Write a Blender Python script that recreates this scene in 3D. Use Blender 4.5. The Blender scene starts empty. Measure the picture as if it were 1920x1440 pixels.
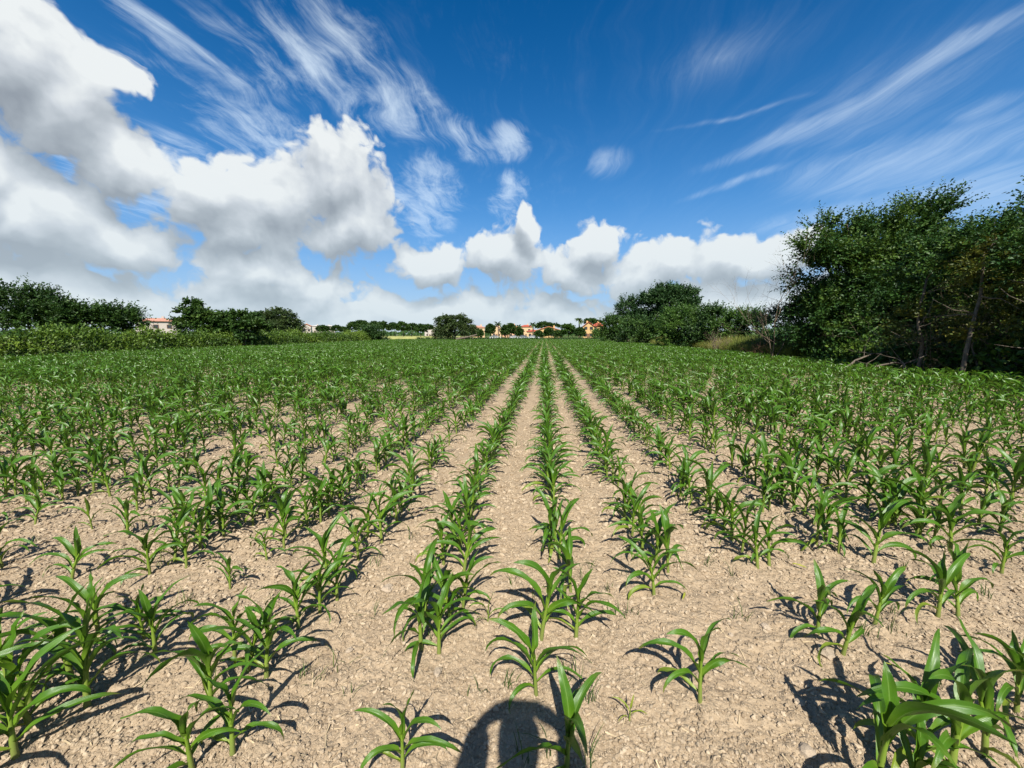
import bpy, math, random
import numpy as np
from math import radians as rad, sin, cos, pi

SC = bpy.context.scene
COL = SC.collection
rng = np.random.default_rng(11)
random.seed(11)

# ------------------------------------------------------------------ camera
EYE = 1.65
cam_data = bpy.data.cameras.new('camera')
cam_data.sensor_width = 36.0
cam_data.lens = 36.0 * 721.0 / 1920.0
cam_data.clip_start = 0.02
cam_data.clip_end = 6000.0
cam = bpy.data.objects.new('camera', cam_data)
COL.objects.link(cam)
cam.location = (0.0, 0.0, EYE)
cam.rotation_euler = (rad(90 - 7.3), 0.0, rad(4.76))
SC.camera = cam

# ------------------------------------------------------------------ cloud layout: azimuth, elevation, radii, turn (degrees)
CUMULUS = [
    (-54.23, 23.55, 6.57, 3.97, 60.0),
    (-51.45, 20.83, 5.69, 5.07, 91.1),
    (-48.14, 16.62, 4.98, 4.1, 103.4),
    (-55.36, 10.74, 6.98, 4.91, -166.4),
    (-50.53, 9.31, 4.73, 3.57, -173.3),
    (-57.9, 13.04, 5.27, 2.96, 71.1),
    (-41.16, 15.15, 7.86, 4.76, -154.0),
    (-34.92, 15.07, 11.55, 6.26, -166.3),
    (-28.77, 18.85, 7.94, 6.31, -148.2),
    (-25.15, 14.37, 6.93, 5.87, -150.6),
    (-39.94, 12.03, 7.94, 3.52, 179.1),
    (-37.66, 7.52, 9.17, 3.44, -179.7),
    (-30.78, 5.7, 5.66, 2.7, -175.4),
    (-27.86, 12.52, 8.14, 3.96, -172.2),
    (-16.9, 9.81, 6.27, 3.4, -176.4),
    (-2.86, 14.94, 2.72, 2.28, 92.0),
    (-5.91, 11.11, 5.76, 4.15, -179.4),
    (6.7, 13.11, 4.26, 3.82, 166.0),
    (4.41, 9.55, 5.27, 3.94, 175.0),
    (12.45, 8.89, 6.36, 4.18, 173.5),
    (16.86, 9.68, 4.7, 3.34, 169.3),
    (25.83, 8.97, 7.02, 3.69, -179.1),
    (30.09, 9.75, 3.75, 2.84, 156.4),
]
CIRRUS = [
    (-43.5, 28.41, 6.45, 2.2, 166.3, 0.8),
    (-44.54, 26.46, 5.74, 1.44, 167.0, 0.4),
    (-36.0, 28.55, 12.17, 5.91, 175.6, 0.38),
    (-29.12, 31.42, 10.71, 5.98, -174.9, 0.75),
    (-21.81, 27.94, 9.73, 4.99, 169.8, 0.7),
    (-12.84, 25.58, 8.71, 3.0, 160.8, 0.6),
    (-5.5, 24.67, 4.37, 2.62, 170.3, 0.9),
    (8.8, 21.76, 4.27, 2.41, -177.3, 0.5),
    (-5.14, 18.91, 4.02, 3.02, 51.2, 0.95),
    (-45.56, 16.29, 9.42, 5.68, -177.5, 0.9),
    (-36.49, 22.85, 9.65, 4.38, 171.1, 0.75),
    (-16.66, 17.9, 6.64, 6.17, 83.1, 0.95),
    (32.83, 22.59, 17.46, 1.36, -166.8, 0.55),
    (40.5, 24.51, 10.05, 1.35, -168.8, 0.55),
    (24.08, 17.85, 9.09, 0.79, -166.3, 0.4),
    (24.69, 24.58, 13.81, 0.51, -179.5, 0.28),
    (36.23, 22.72, 15.89, 5.38, -171.9, 0.3),
    (21.44, 30.17, 13.61, 4.41, -174.3, 0.22),
    (39.16, 16.94, 15.52, 3.86, 178.5, 0.55),
    (43.12, 12.72, 9.93, 3.28, 175.7, 0.8),
    (33.68, 13.17, 11.61, 2.24, -176.1, 0.45),
    (43.96, 19.71, 4.76, 1.27, 177.7, 0.35),
]
HAND_PLANTS = [
    (-0.63, 1.791, 0.409, 80, 'm'),
    (-0.533, 1.785, 0.372, 20, 'm'),
    (-0.669, 2.011, 0.391, 60, 'm'),
    (-0.524, 2.002, 0.372, 0, 'm'),
    (-0.476, 2.116, 0.335, 30, 'm'),
    (-0.308, 2.02, 0.14, 20, 's'),
    (-0.518, 1.22, 0.279, 10, 'm'),
    (-0.537, 2.437, 0.409, 10, 'm'),
    (-0.702, 2.523, 0.372, 40, 'm'),
    (-0.62, 2.679, 0.391, 5, 'm'),
    (-0.592, 2.912, 0.372, 20, 'm'),
    (0.001, 1.915, 0.484, 15, 't'),
    (0.19, 1.924, 0.372, 10, 'm'),
    (0.188, 2.319, 0.409, 60, 't'),
    (0.125, 2.658, 0.428, 5, 't'),
    (0.108, 2.889, 0.391, 40, 'm'),
    (-0.02, 1.577, 0.372, 10, 't'),
    (0.101, 1.268, 0.372, 82, 'm'),
    (0.383, 1.495, 0.093, 10, 'y'),
    (0.709, 2.311, 0.372, 15, 'm'),
    (0.87, 2.554, 0.409, 70, 't'),
    (0.817, 2.649, 0.391, 15, 'm'),
    (0.75, 2.758, 0.372, 40, 'm'),
    (0.731, 3.022, 0.409, 10, 't'),
    (0.711, 3.242, 0.372, 30, 'm'),
    (0.708, 1.582, 0.372, 15, 't'),
    (1.521, 2.67, 0.372, 10, 'm'),
    (1.626, 2.717, 0.372, 10, 'm'),
    (1.516, 3.173, 0.353, 20, 'm'),
    (1.49, 3.307, 0.335, 60, 'm'),
    (1.475, 3.771, 0.353, 20, 'm'),
    (1.39, 3.851, 0.372, 50, 'm'),
    (1.552, 1.925, 0.391, 10, 't'),
    (1.512, 2.052, 0.335, 30, 'm'),
    (1.904, 2.175, 0.335, 20, 'm'),
    (2.143, 3.02, 0.409, 30, 't'),
    (2.233, 3.066, 0.409, 70, 't'),
    (2.235, 2.916, 0.353, 10, 'm'),
    (2.048, 3.587, 0.335, 20, 'm'),
    (2.12, 3.615, 0.372, 80, 't'),
    (2.318, 3.768, 0.335, 10, 'm'),
    (2.29, 2.237, 0.409, 25, 't'),
    (2.432, 2.27, 0.391, 15, 't'),
    (3.17, 2.746, 0.335, 10, 'm'),
    (3.032, 3.181, 0.391, 30, 't'),
    (3.009, 3.369, 0.409, 10, 't'),
    (2.925, 3.343, 0.372, 80, 'm'),
    (3.083, 3.129, 0.316, 40, 'm'),
    (3.734, 3.447, 0.372, 20, 'm'),
    (3.782, 3.335, 0.353, 30, 'm'),
    (1.208, 1.296, 0.484, 35, 't'),
    (1.432, 1.383, 0.428, 15, 't'),
    (1.309, 1.288, 0.335, 70, 'm'),
    (1.521, 1.364, 0.512, 10, 't'),
    (1.742, 1.464, 0.428, 40, 't'),
    (2.076, 1.664, 0.372, 20, 't'),
    (2.039, 1.549, 0.419, 0, 't'),
    (-1.433, 1.372, 0.409, 15, 't'),
    (-1.203, 1.219, 0.335, 10, 'm'),
    (-1.302, 1.146, 0.316, 60, 'm'),
    (-1.322, 1.561, 0.372, 20, 'm'),
    (-1.434, 1.581, 0.335, 80, 'm'),
    (-1.567, 1.655, 0.316, 10, 'm'),
    (-1.36, 1.863, 0.353, 15, 'm'),
    (-1.317, 2.001, 0.335, 60, 'm'),
    (-1.401, 2.251, 0.428, 20, 't'),
    (-1.277, 2.121, 0.335, 70, 'm'),
    (-1.325, 2.497, 0.335, 15, 'm'),
    (-1.393, 2.796, 0.353, 20, 'm'),
    (-1.269, 2.775, 0.446, 10, 't'),
    (-1.261, 3.078, 0.391, 50, 'm'),
    (-1.287, 3.492, 0.372, 15, 'm'),
    (-1.273, 3.226, 0.391, 80, 't'),
    (-2.013, 2.146, 0.242, 15, 'm'),
    (-1.988, 2.448, 0.242, 10, 'm'),
    (-1.976, 2.617, 0.391, 20, 't'),
    (-2.0, 2.951, 0.353, 25, 'm'),
    (-1.924, 3.023, 0.391, 60, 't'),
    (-1.932, 3.171, 0.409, 10, 't'),
    (-1.909, 3.335, 0.372, 30, 'm'),
    (-1.996, 1.344, 0.484, 20, 't'),
    (-2.191, 1.437, 0.409, 10, 'm'),
    (-2.02, 1.128, 0.428, 25, 't'),
    (-2.099, 1.226, 0.372, 80, 'm'),
    (-2.216, 1.174, 0.391, 20, 't'),
    (-1.981, 1.631, 0.335, 15, 'm'),
    (-2.132, 1.712, 0.279, 40, 'm'),
    (-3.171, 2.159, 0.335, 20, 'm'),
    (-3.832, 2.243, 0.372, 10, 't'),
    (-2.656, 2.393, 0.391, 15, 't'),
    (-2.518, 2.346, 0.316, 20, 'm'),
    (-2.677, 2.235, 0.353, 80, 'm'),
    (-2.629, 2.57, 0.353, 10, 'm'),
    (-3.236, 2.942, 0.372, 20, 'm'),
    (-2.827, 2.768, 0.372, 60, 'm'),
    (-3.073, 2.88, 0.391, 0, 't'),
    (-2.586, 2.746, 0.353, 20, 'm'),
    (-2.707, 3.046, 0.372, 10, 'm'),
    (-2.513, 2.974, 0.335, 60, 'm'),
    (-2.479, 3.105, 0.353, 30, 'm'),
    (-5.063, 3.202, 0.372, 20, 'm'),
    (-5.078, 3.352, 0.316, 15, 'm'),
    (-5.025, 3.436, 0.391, 60, 't'),
    (-4.448, 2.842, 0.279, 15, 'm'),
    (-3.838, 2.798, 0.242, 10, 's'),
    (-3.402, 2.711, 0.335, 20, 'm'),
    (-4.399, 3.395, 0.372, 30, 'm'),
    (-3.763, 3.103, 0.335, 15, 'm'),
    (-2.351, 1.606, 0.372, 40, 't'),
    (-2.445, 1.742, 0.353, 10, 'm'),
    (-2.25, 1.328, 0.372, 40, 'm'),
    (-2.487, 1.413, 0.353, 0, 'm'),
]
TREES = [
    (19.53, 24.71, 23.0, [(1.89, 0.16, 7.79, 1.08, 1.27), (0.32, 0.03, 6.82, 1.75, 1.34), (3.0, 0.25, 5.87, 1.21, 1.08), (-1.58, -0.13, 6.52, 1.43, 1.43), (-3.31, -0.28, 7.06, 1.02, 1.15), (-3.0, -0.25, 4.97, 1.59, 1.27), (-2.68, -0.22, 2.82, 1.59, 1.43), (-0.32, -0.03, 4.97, 2.55, 1.91), (1.89, 0.16, 4.97, 2.23, 1.91), (-0.32, -0.03, 1.73, 3.18, 1.75), (-2.52, -0.21, 7.65, 0.7, 0.83), (-3.85, -0.32, 6.17, 1.02, 0.76), (-3.47, -0.29, 2.2, 1.27, 1.27), (1.58, 0.13, 2.51, 2.86, 1.91), (-1.26, -0.11, 3.29, 2.23, 1.59), (-1.58, -0.13, 0.95, 2.55, 1.02), (1.89, 0.16, 0.79, 2.55, 1.08)], 'big'),
    (20.59, 20.68, 18.9, [(-0.52, -0.04, 5.12, 1.1, 0.84), (0.6, 0.05, 4.92, 0.79, 0.68), (-1.04, -0.09, 3.75, 1.57, 1.31), (0.0, 0.0, 2.36, 1.83, 1.57), (-0.65, -0.05, 1.07, 2.09, 1.05)], 'big2'),
    (19.38, 17.47, 15.8, [(-0.43, -0.04, 5.06, 0.75, 0.88), (1.3, 0.11, 5.36, 1.97, 1.53), (-0.54, -0.05, 3.72, 1.21, 1.21), (1.62, 0.14, 3.93, 2.19, 1.97), (0.32, 0.03, 2.24, 1.97, 1.31)], 'big3'),
    (16.43, 26.46, 25.0, [(-0.1, -0.01, 3.09, 0.69, 0.76), (0.17, 0.01, 3.93, 0.52, 0.62)], 'sapling'),
    (16.95, 29.01, 27.5, [(-0.19, -0.02, 2.5, 1.14, 1.06), (0.75, 0.06, 2.68, 0.76, 0.95)], 'greyshrub'),
    (15.18, 44.41, 43.0, [(0.12, 0.01, 3.09, 1.9, 1.31), (-0.77, -0.06, 2.1, 1.9, 1.19), (1.3, 0.11, 2.1, 1.54, 1.07)], 'bush_bright'),
    (16.55, 40.51, 39.0, [(0.11, 0.01, 3.11, 1.29, 1.08), (-0.53, -0.04, 2.16, 1.51, 1.18), (0.8, 0.07, 3.11, 0.75, 0.86)], 'bush'),
    (17.53, 38.59, 37.0, [(0.0, 0.0, 2.64, 1.02, 0.92), (-0.3, -0.03, 1.93, 1.12, 0.77)], 'bush_bright'),
    (19.13, 37.72, 36.0, [(-0.1, -0.01, 2.81, 0.99, 0.84), (0.35, 0.03, 2.12, 1.19, 0.89)], 'bush'),
    (12.98, 73.33, 72.0, [(-0.2, -0.02, 2.89, 1.98, 1.59), (1.28, 0.11, 2.2, 1.98, 1.59)], 'bush_dark'),
    (15.31, 65.5, 64.0, [(-0.26, -0.02, 2.49, 2.12, 1.59), (0.88, 0.07, 1.88, 2.12, 1.24)], 'bush'),
    (16.5, 59.57, 58.0, [(0.0, 0.0, 2.1, 1.92, 1.44), (0.95, 0.08, 1.46, 1.76, 0.96)], 'bush_dark'),
    (18.14, 85.8, 84.0, [(-0.23, -0.02, 6.5, 2.31, 3.01), (0.81, 0.07, 3.67, 2.78, 2.55)], 'poplar'),
    (22.65, 84.17, 82.0, [(-0.45, -0.04, 7.16, 2.71, 3.16), (1.46, 0.12, 8.14, 2.71, 3.16), (0.34, 0.03, 4.17, 4.07, 2.94)], 'poplar'),
    (28.46, 82.65, 80.0, [(-1.32, -0.11, 8.95, 2.09, 2.43), (1.1, 0.09, 8.31, 1.43, 2.87), (-0.22, -0.02, 5.52, 2.98, 3.53), (2.41, 0.2, 6.27, 0.88, 2.43), (-2.74, -0.23, 7.34, 2.43, 3.75)], 'poplar_up'),
    (-43.46, 29.5, 33.0, [(0.68, 0.06, 4.22, 2.51, 1.0), (-2.04, -0.17, 3.69, 2.05, 1.18), (2.26, 0.19, 3.07, 2.28, 1.0), (-0.9, -0.08, 2.62, 2.73, 1.09), (0.0, 0.0, 1.99, 3.65, 0.64)], 'dark'),
    (-40.11, 30.78, 34.0, [(-0.37, -0.03, 3.29, 1.13, 0.7), (1.03, 0.09, 2.83, 1.5, 0.85), (-0.47, -0.04, 2.37, 2.07, 0.75)], 'dark'),
    (-37.7, 31.98, 35.0, [(-0.62, -0.05, 2.96, 1.26, 0.72), (0.24, 0.02, 2.58, 0.68, 0.53), (-1.1, -0.09, 2.39, 1.35, 0.72)], 'dark'),
    (-38.94, 40.91, 44.0, [(-0.54, -0.05, 4.72, 0.61, 0.67), (-0.78, -0.07, 3.3, 1.09, 1.03), (0.9, 0.08, 2.94, 2.06, 1.34), (0.6, 0.05, 2.29, 2.19, 0.97)], 'round'),
    (-34.42, 41.29, 44.0, [(-0.6, -0.05, 2.94, 2.19, 1.21), (1.21, 0.1, 2.11, 1.7, 1.21), (-1.51, -0.13, 2.23, 1.82, 1.21)], 'round'),
    (-68.51, 90.63, 96.0, [(-0.26, -0.02, 4.47, 2.38, 2.25), (0.66, 0.05, 2.91, 2.64, 1.85)], 'willow'),
    (-62.83, 89.09, 94.0, [(-0.64, -0.05, 4.92, 3.88, 2.59), (1.55, 0.13, 3.65, 3.24, 2.07), (-1.68, -0.14, 3.27, 4.4, 2.07)], 'willow'),
    (-38.67, 85.08, 88.0, [(0.0, 0.0, 2.09, 1.94, 1.21), (-1.21, -0.1, 1.37, 2.42, 0.97)], 'bush'),
    (-23.38, 98.4, 100.0, [(-1.92, -0.16, 4.32, 2.2, 2.07), (1.1, 0.09, 4.73, 2.75, 1.79), (0.27, 0.02, 2.69, 3.86, 2.07), (3.56, 0.3, 3.51, 1.52, 1.93), (-2.47, -0.21, 2.15, 2.2, 1.38)], 'willow'),
    (-92.61, 182.95, 190.0, [(0.0, 0.0, 5.18, 3.14, 2.35)], 'far'),
    (-89.7, 188.21, 195.0, [(-0.53, -0.04, 6.06, 3.49, 2.42)], 'far'),
    (-82.72, 183.77, 190.0, [(0.0, 0.0, 5.44, 2.88, 2.35)], 'far'),
    (-78.58, 186.12, 192.0, [(0.0, 0.0, 5.48, 3.17, 2.38)], 'far'),
    (-75.12, 190.42, 196.0, [(0.0, 0.0, 5.29, 2.97, 2.16)], 'far'),
    (-67.93, 182.99, 188.0, [(0.0, 0.0, 5.14, 3.11, 2.33)], 'far'),
    (-65.42, 187.22, 192.0, [(0.26, 0.02, 4.95, 2.64, 2.11)], 'far'),
    (-60.57, 185.61, 190.0, [(0.0, 0.0, 4.4, 2.62, 2.09)], 'far'),
    (-68.91, 225.06, 230.0, [(0.32, 0.03, 5.92, 3.17, 1.58)], 'far'),
    (-106.54, 191.82, 200.0, [(0.0, 0.0, 4.55, 2.48, 1.65)], 'far'),
    (-105.55, 196.92, 205.0, [(0.0, 0.0, 4.06, 2.26, 1.41)], 'far'),
    (-113.67, 191.23, 200.0, [(0.0, 0.0, 4.55, 3.3, 1.65)], 'far'),
    (-20.67, 148.8, 150.0, [(0.0, 0.0, 3.42, 1.65, 2.07)], 'town'),
    (-15.62, 154.24, 155.0, [(0.0, 0.0, 3.05, 1.49, 2.13)], 'town'),
    (-12.65, 149.47, 150.0, [(0.0, 0.0, 3.42, 1.24, 2.27)], 'town'),
    (-9.57, 149.72, 150.0, [(0.0, 0.0, 2.39, 1.24, 1.65)], 'town'),
    (1.74, 150.66, 150.0, [(0.0, 0.0, 2.39, 1.65, 1.65)], 'town'),
    (-2.14, 148.33, 148.0, [(0.0, 0.0, 1.58, 1.43, 1.22)], 'town'),
    (-25.2, 148.42, 150.0, [(-0.21, -0.02, 1.99, 2.07, 1.45)], 'town'),
    (5.54, 166.03, 165.0, [(0.23, 0.02, 1.79, 1.82, 1.36)], 'town'),
    (9.35, 151.3, 150.0, [(-0.41, -0.03, 3.62, 2.89, 1.86), (0.82, 0.07, 2.39, 2.89, 1.45)], 'townlight'),
    (12.95, 141.56, 140.0, [(0.0, 0.0, 2.34, 1.54, 1.54)], 'town'),
    (2.49, 281.18, 280.0, [(-2.69, -0.22, 7.99, 6.17, 2.31), (3.46, 0.29, 7.61, 5.4, 1.93)], 'pine'),
    (33.24, 268.68, 265.0, [(-1.45, -0.12, 10.16, 5.11, 1.82), (3.63, 0.3, 9.44, 3.65, 1.46)], 'pine'),
]
STONES = [
    (1.266, 2.098, 0.045),
    (1.467, 1.921, 0.075),
    (1.172, 1.648, 0.05),
    (1.091, 1.822, 0.03),
    (1.044, 2.025, 0.035),
    (-1.004, 2.251, 0.06),
    (2.248, 2.125, 0.035),
    (1.059, 1.427, 0.07),
    (1.534, 1.707, 0.03),
    (-1.009, 1.759, 0.035),
    (0.654, 3.439, 0.05),
    (-0.504, 1.65, 0.04),
]
PALMS = [
    (-19.93, 168.93, 7.34, 170.0),
    (-15.22, 171.33, 6.94, 172.0),
    (-11.48, 179.67, 6.46, 180.0),
    (-5.4, 175.16, 7.27, 175.0),
    (13.02, 146.59, 8.07, 145.0),
]
HOUSES = [
    (-133.73, 124.33, 10.41, 7.36, 6.17, 'white', 'salmon', 'hip', 'long white house with a low salmon tiled roof between the two left tree clumps'),
    (-145.94, 228.68, 4.62, 8.06, 6.92, 'white', 'orange', 'gable', 'small white house with an orange roof right of the round willow on the left'),
    (-192.08, 315.15, 7.27, 9.79, 8.9, 'white', 'pale', 'hip', 'low pale roofed white building just right of the small orange roofed house'),
    (-182.12, 315.98, 9.08, 9.57, 8.67, 'white', 'pale', 'hip', 'long low white building farthest right on the left skyline'),
    (-97.06, 323.06, 8.17, 9.12, 8.22, 'white', 'pale', 'hip', 'long white shed roof showing left of the dark spreading willow'),
    (-39.11, 227.54, 7.91, 7.01, 5.76, 'cream', 'salmon', 'hip', 'cream house with salmon roof just right of the dark spreading willow'),
    (-27.62, 223.48, 5.57, 6.74, 5.22, 'cream', 'salmon', 'gable', 'cream house with arched front behind the leftmost palm'),
    (-20.47, 234.11, 9.7, 7.61, 6.01, 'peach', 'orange', 'hip', 'wide peach house with orange roof between the left palms'),
    (-13.31, 199.58, 5.51, 4.55, 3.46, 'peach', 'red', 'gable', 'low house with dark red roof below the wide peach house'),
    (-11.2, 239.9, 7.6, 7.73, 6.43, 'cream', 'red', 'hip', 'cream house with reddish roof left of the fourth palm'),
    (-5.49, 195.22, 6.44, 4.21, 3.15, 'cream', 'red', 'hip', 'low house with dark red roof behind the parked cars'),
    (2.08, 190.83, 12.29, 5.44, 3.63, 'yellow', 'orange', 'gable', 'wide yellow house with bright orange roof in front of the umbrella pine'),
    (19.22, 172.19, 4.68, 7.0, 5.27, 'yellow', 'red', 'gable', 'yellow gabled house with red roof just right of the tall palm'),
    (24.23, 177.62, 5.54, 7.03, 5.37, 'yellow', 'red', 'hip', 'yellow house with red roof beside the dark bushes on the right'),
]
CARS = [
    (-17.32, 137.04, 'white', 'white car parked leftmost before the village houses', 0),
    (-10.32, 137.62, 'white', 'white car parked below the low dark red roof', 5),
    (-7.15, 138.89, 'grey', 'grey car parked second from the right before the village', -4),
    (-3.69, 138.17, 'silver', 'silver car parked rightmost before the village houses', 3),
]

SUN_ELEV = 47.1
SUN_AZ = 180.0 - 4.31          # the sun stands behind the photographer

# ------------------------------------------------------------------ node helpers
class Nodes:
    def __init__(self, nt):
        self.nt = nt
        self.n = nt.nodes
        self.l = nt.links
    def new(self, t, **kw):
        nd = self.n.new(t)
        for k, v in kw.items():
            setattr(nd, k, v)
        return nd
    def put(self, sock, v):
        if isinstance(v, bpy.types.NodeSocket):
            self.l.new(v, sock)
        elif v is not None:
            if hasattr(sock.default_value, '__len__') and not hasattr(v, '__len__'):
                v = (v,) * len(sock.default_value)
            if hasattr(sock.default_value, '__len__') and len(sock.default_value) == 4 and len(v) == 3:
                v = tuple(v) + (1.0,)
            sock.default_value = v
    def math(self, op, a, b=None, c=None, clamp=False):
        nd = self.new('ShaderNodeMath', operation=op, use_clamp=clamp)
        self.put(nd.inputs[0], a); self.put(nd.inputs[1], b); self.put(nd.inputs[2], c)
        return nd.outputs[0]
    def add(self, a, b): return self.math('ADD', a, b)
    def mul(self, a, b): return self.math('MULTIPLY', a, b)
    def sub(self, a, b): return self.math('SUBTRACT', a, b)
    def vec(self, op, a, b=None, scale=None):
        nd = self.new('ShaderNodeVectorMath', operation=op)
        self.put(nd.inputs[0], a); self.put(nd.inputs[1], b)
        if scale is not None: self.put(nd.inputs['Scale'], scale)
        return nd.outputs['Value'] if op in ('LENGTH', 'DOT_PRODUCT', 'DISTANCE') else nd.outputs['Vector']
    def comb(self, x, y, z):
        nd = self.new('ShaderNodeCombineXYZ')
        self.put(nd.inputs[0], x); self.put(nd.inputs[1], y); self.put(nd.inputs[2], z)
        return nd.outputs[0]
    def sep(self, v):
        nd = self.new('ShaderNodeSeparateXYZ'); self.put(nd.inputs[0], v)
        return nd.outputs
    def noise(self, v, scale, detail=4.0, rough=0.5, dist=0.0, kind='FBM', color=False, lac=2.0):
        nd = self.new('ShaderNodeTexNoise'); nd.noise_type = kind
        self.put(nd.inputs['Vector'], v); self.put(nd.inputs['Scale'], scale)
        nd.inputs['Detail'].default_value = detail; nd.inputs['Roughness'].default_value = rough
        nd.inputs['Distortion'].default_value = dist; nd.inputs['Lacunarity'].default_value = lac
        return nd.outputs['Color'] if color else nd.outputs['Fac']
    def step(self, v, a, b, lo=0.0, hi=1.0, smooth=True):
        nd = self.new('ShaderNodeMapRange')
        nd.interpolation_type = 'SMOOTHSTEP' if smooth else 'LINEAR'
        self.put(nd.inputs[0], v); self.put(nd.inputs[1], a); self.put(nd.inputs[2], b)
        self.put(nd.inputs[3], lo); self.put(nd.inputs[4], hi)
        return nd.outputs[0]
    def mix(self, f, a, b, blend='MIX'):
        nd = self.new('ShaderNodeMix', data_type='RGBA', blend_type=blend)
        self.put(nd.inputs[0], f); self.put(nd.inputs[6], a); self.put(nd.inputs[7], b)
        return nd.outputs[2]
    def mapping(self, v, loc=(0, 0, 0), rot=(0, 0, 0), scale=(1, 1, 1), kind='POINT'):
        nd = self.new('ShaderNodeMapping', vector_type=kind)
        self.put(nd.inputs[0], v)
        if kind != 'NORMAL' and 'Location' in nd.inputs: nd.inputs['Location'].default_value = loc
        nd.inputs['Rotation'].default_value = rot; nd.inputs['Scale'].default_value = scale
        return nd.outputs[0]
    def attr(self, name, color=False):
        nd = self.new('ShaderNodeAttribute'); nd.attribute_name = name
        return nd.outputs['Color'] if color else nd.outputs['Fac']
    def ramp(self, f, stops):
        nd = self.new('ShaderNodeValToRGB')
        els = nd.color_ramp.elements
        while len(els) < len(stops): els.new(0.5)
        for e, (p, c) in zip(els, stops):
            e.position = p; e.color = tuple(c) + (1.0,)
        self.put(nd.inputs[0], f)
        return nd.outputs[0]

# ------------------------------------------------------------------ sky with clouds
def blob_field(k, azel, table, soft=0.25):
    acc = None
    sp = k.sep(azel)
    for row in table:
        if acc is not None:
            azel = k.comb(sp[0], sp[1], acc)      # evaluated one after the other, which keeps the shader's memory small
        az, el, ra, re, rot = row[:5]
        m = k.mapping(azel, (rad(az), rad(el), 0), (0, 0, rad(rot)), (rad(ra), rad(re), 1e6), 'TEXTURE')
        v = k.sub(1.0, k.vec('LENGTH', m))
        if len(row) > 5:
            v = k.mul(k.math('MAXIMUM', v, 0.0), row[5])
        if acc is None: acc = v
        else:
            nd = k.new('ShaderNodeMath', operation='SMOOTH_MAX')
            k.put(nd.inputs[0], acc); k.put(nd.inputs[1], v); nd.inputs[2].default_value = soft
            acc = nd.outputs[0]
    return acc

def cumulus_group():
    g = bpy.data.node_groups.new('cumulus_density', 'ShaderNodeTree')
    g.interface.new_socket('Dir', in_out='INPUT', socket_type='NodeSocketVector')
    g.interface.new_socket('Density', in_out='OUTPUT', socket_type='NodeSocketFloat')
    g.interface.new_socket('Body', in_out='OUTPUT', socket_type='NodeSocketFloat')
    k = Nodes(g)
    gi = k.new('NodeGroupInput'); go = k.new('NodeGroupOutput')
    d = gi.outputs[0]
    w1 = k.vec('SUBTRACT', k.noise(d, 4.5, 3, 0.55, color=True), (0.5, 0.5, 0.5))
    w2 = k.vec('SUBTRACT', k.noise(d, 16.0, 3, 0.6, color=True), (0.5, 0.5, 0.5))
    dw = k.vec('ADD', d, k.vec('SCALE', w1, scale=0.16))
    dw = k.vec('ADD', dw, k.vec('SCALE', w2, scale=0.045))
    s = k.sep(dw)
    az = k.math('ARCTAN2', s[0], s[1])
    el = k.math('ARCTAN2', s[2], k.math('SQRT', k.add(k.mul(s[0], s[0]), k.mul(s[1], s[1]))))
    azel = k.comb(az, el, 0.0)
    base = blob_field(k, azel, CUMULUS, 0.3)
    # scattered cumulus all round the sky, denser towards the horizon
    dz = k.vec('MULTIPLY', d, (1.0, 1.0, 2.6))
    far = k.noise(dz, 3.4, 3, 0.5)
    low = k.add(k.step(el, rad(0.5), rad(11.5), 0.66, -0.40), k.step(el, rad(9.5), rad(18.0), 0.0, -1.6))
    low = k.add(low, k.mul(k.sub(far, 0.5), 1.9))
    side = k.step(k.math('ABSOLUTE', k.add(az, rad(4.7))), rad(62), rad(95), -3.0, 0.05)   # unseen clouds, kept sparse to lower the sky's fill light
    roam = k.add(k.mul(k.sub(far, 0.55), 3.2), k.sub(side, 0.35))
    nd = k.new('ShaderNodeMath', operation='SMOOTH_MAX')
    k.put(nd.inputs[0], base); k.put(nd.inputs[1], low); nd.inputs[2].default_value = 0.25
    base = k.math('MAXIMUM', nd.outputs[0], roam)
    base = k.math('MAXIMUM', base, -0.8)
    n1 = k.noise(dw, 6.5, 9, 0.60)
    vo = k.new('ShaderNodeTexVoronoi', feature='F1', voronoi_dimensions='2D')
    k.put(vo.inputs['Vector'], k.comb(k.mul(az, k.math('COSINE', el)), el, 0.0)); vo.inputs['Scale'].default_value = 13.0
    vo.inputs['Detail'].default_value = 2.0; vo.inputs['Roughness'].default_value = 0.6
    bill = k.sub(0.55, vo.outputs['Distance'])
    dens = k.add(base, k.mul(k.sub(n1, 0.5), 1.25))
    dens = k.add(dens, k.mul(bill, 0.50))
    dens = k.add(dens, k.mul(k.sub(k.noise(dw, 27.0, 5, 0.62), 0.5), 0.50))
    k.put(go.inputs[0], k.add(dens, 0.20))
    k.put(go.inputs[1], base)
    return g

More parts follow.
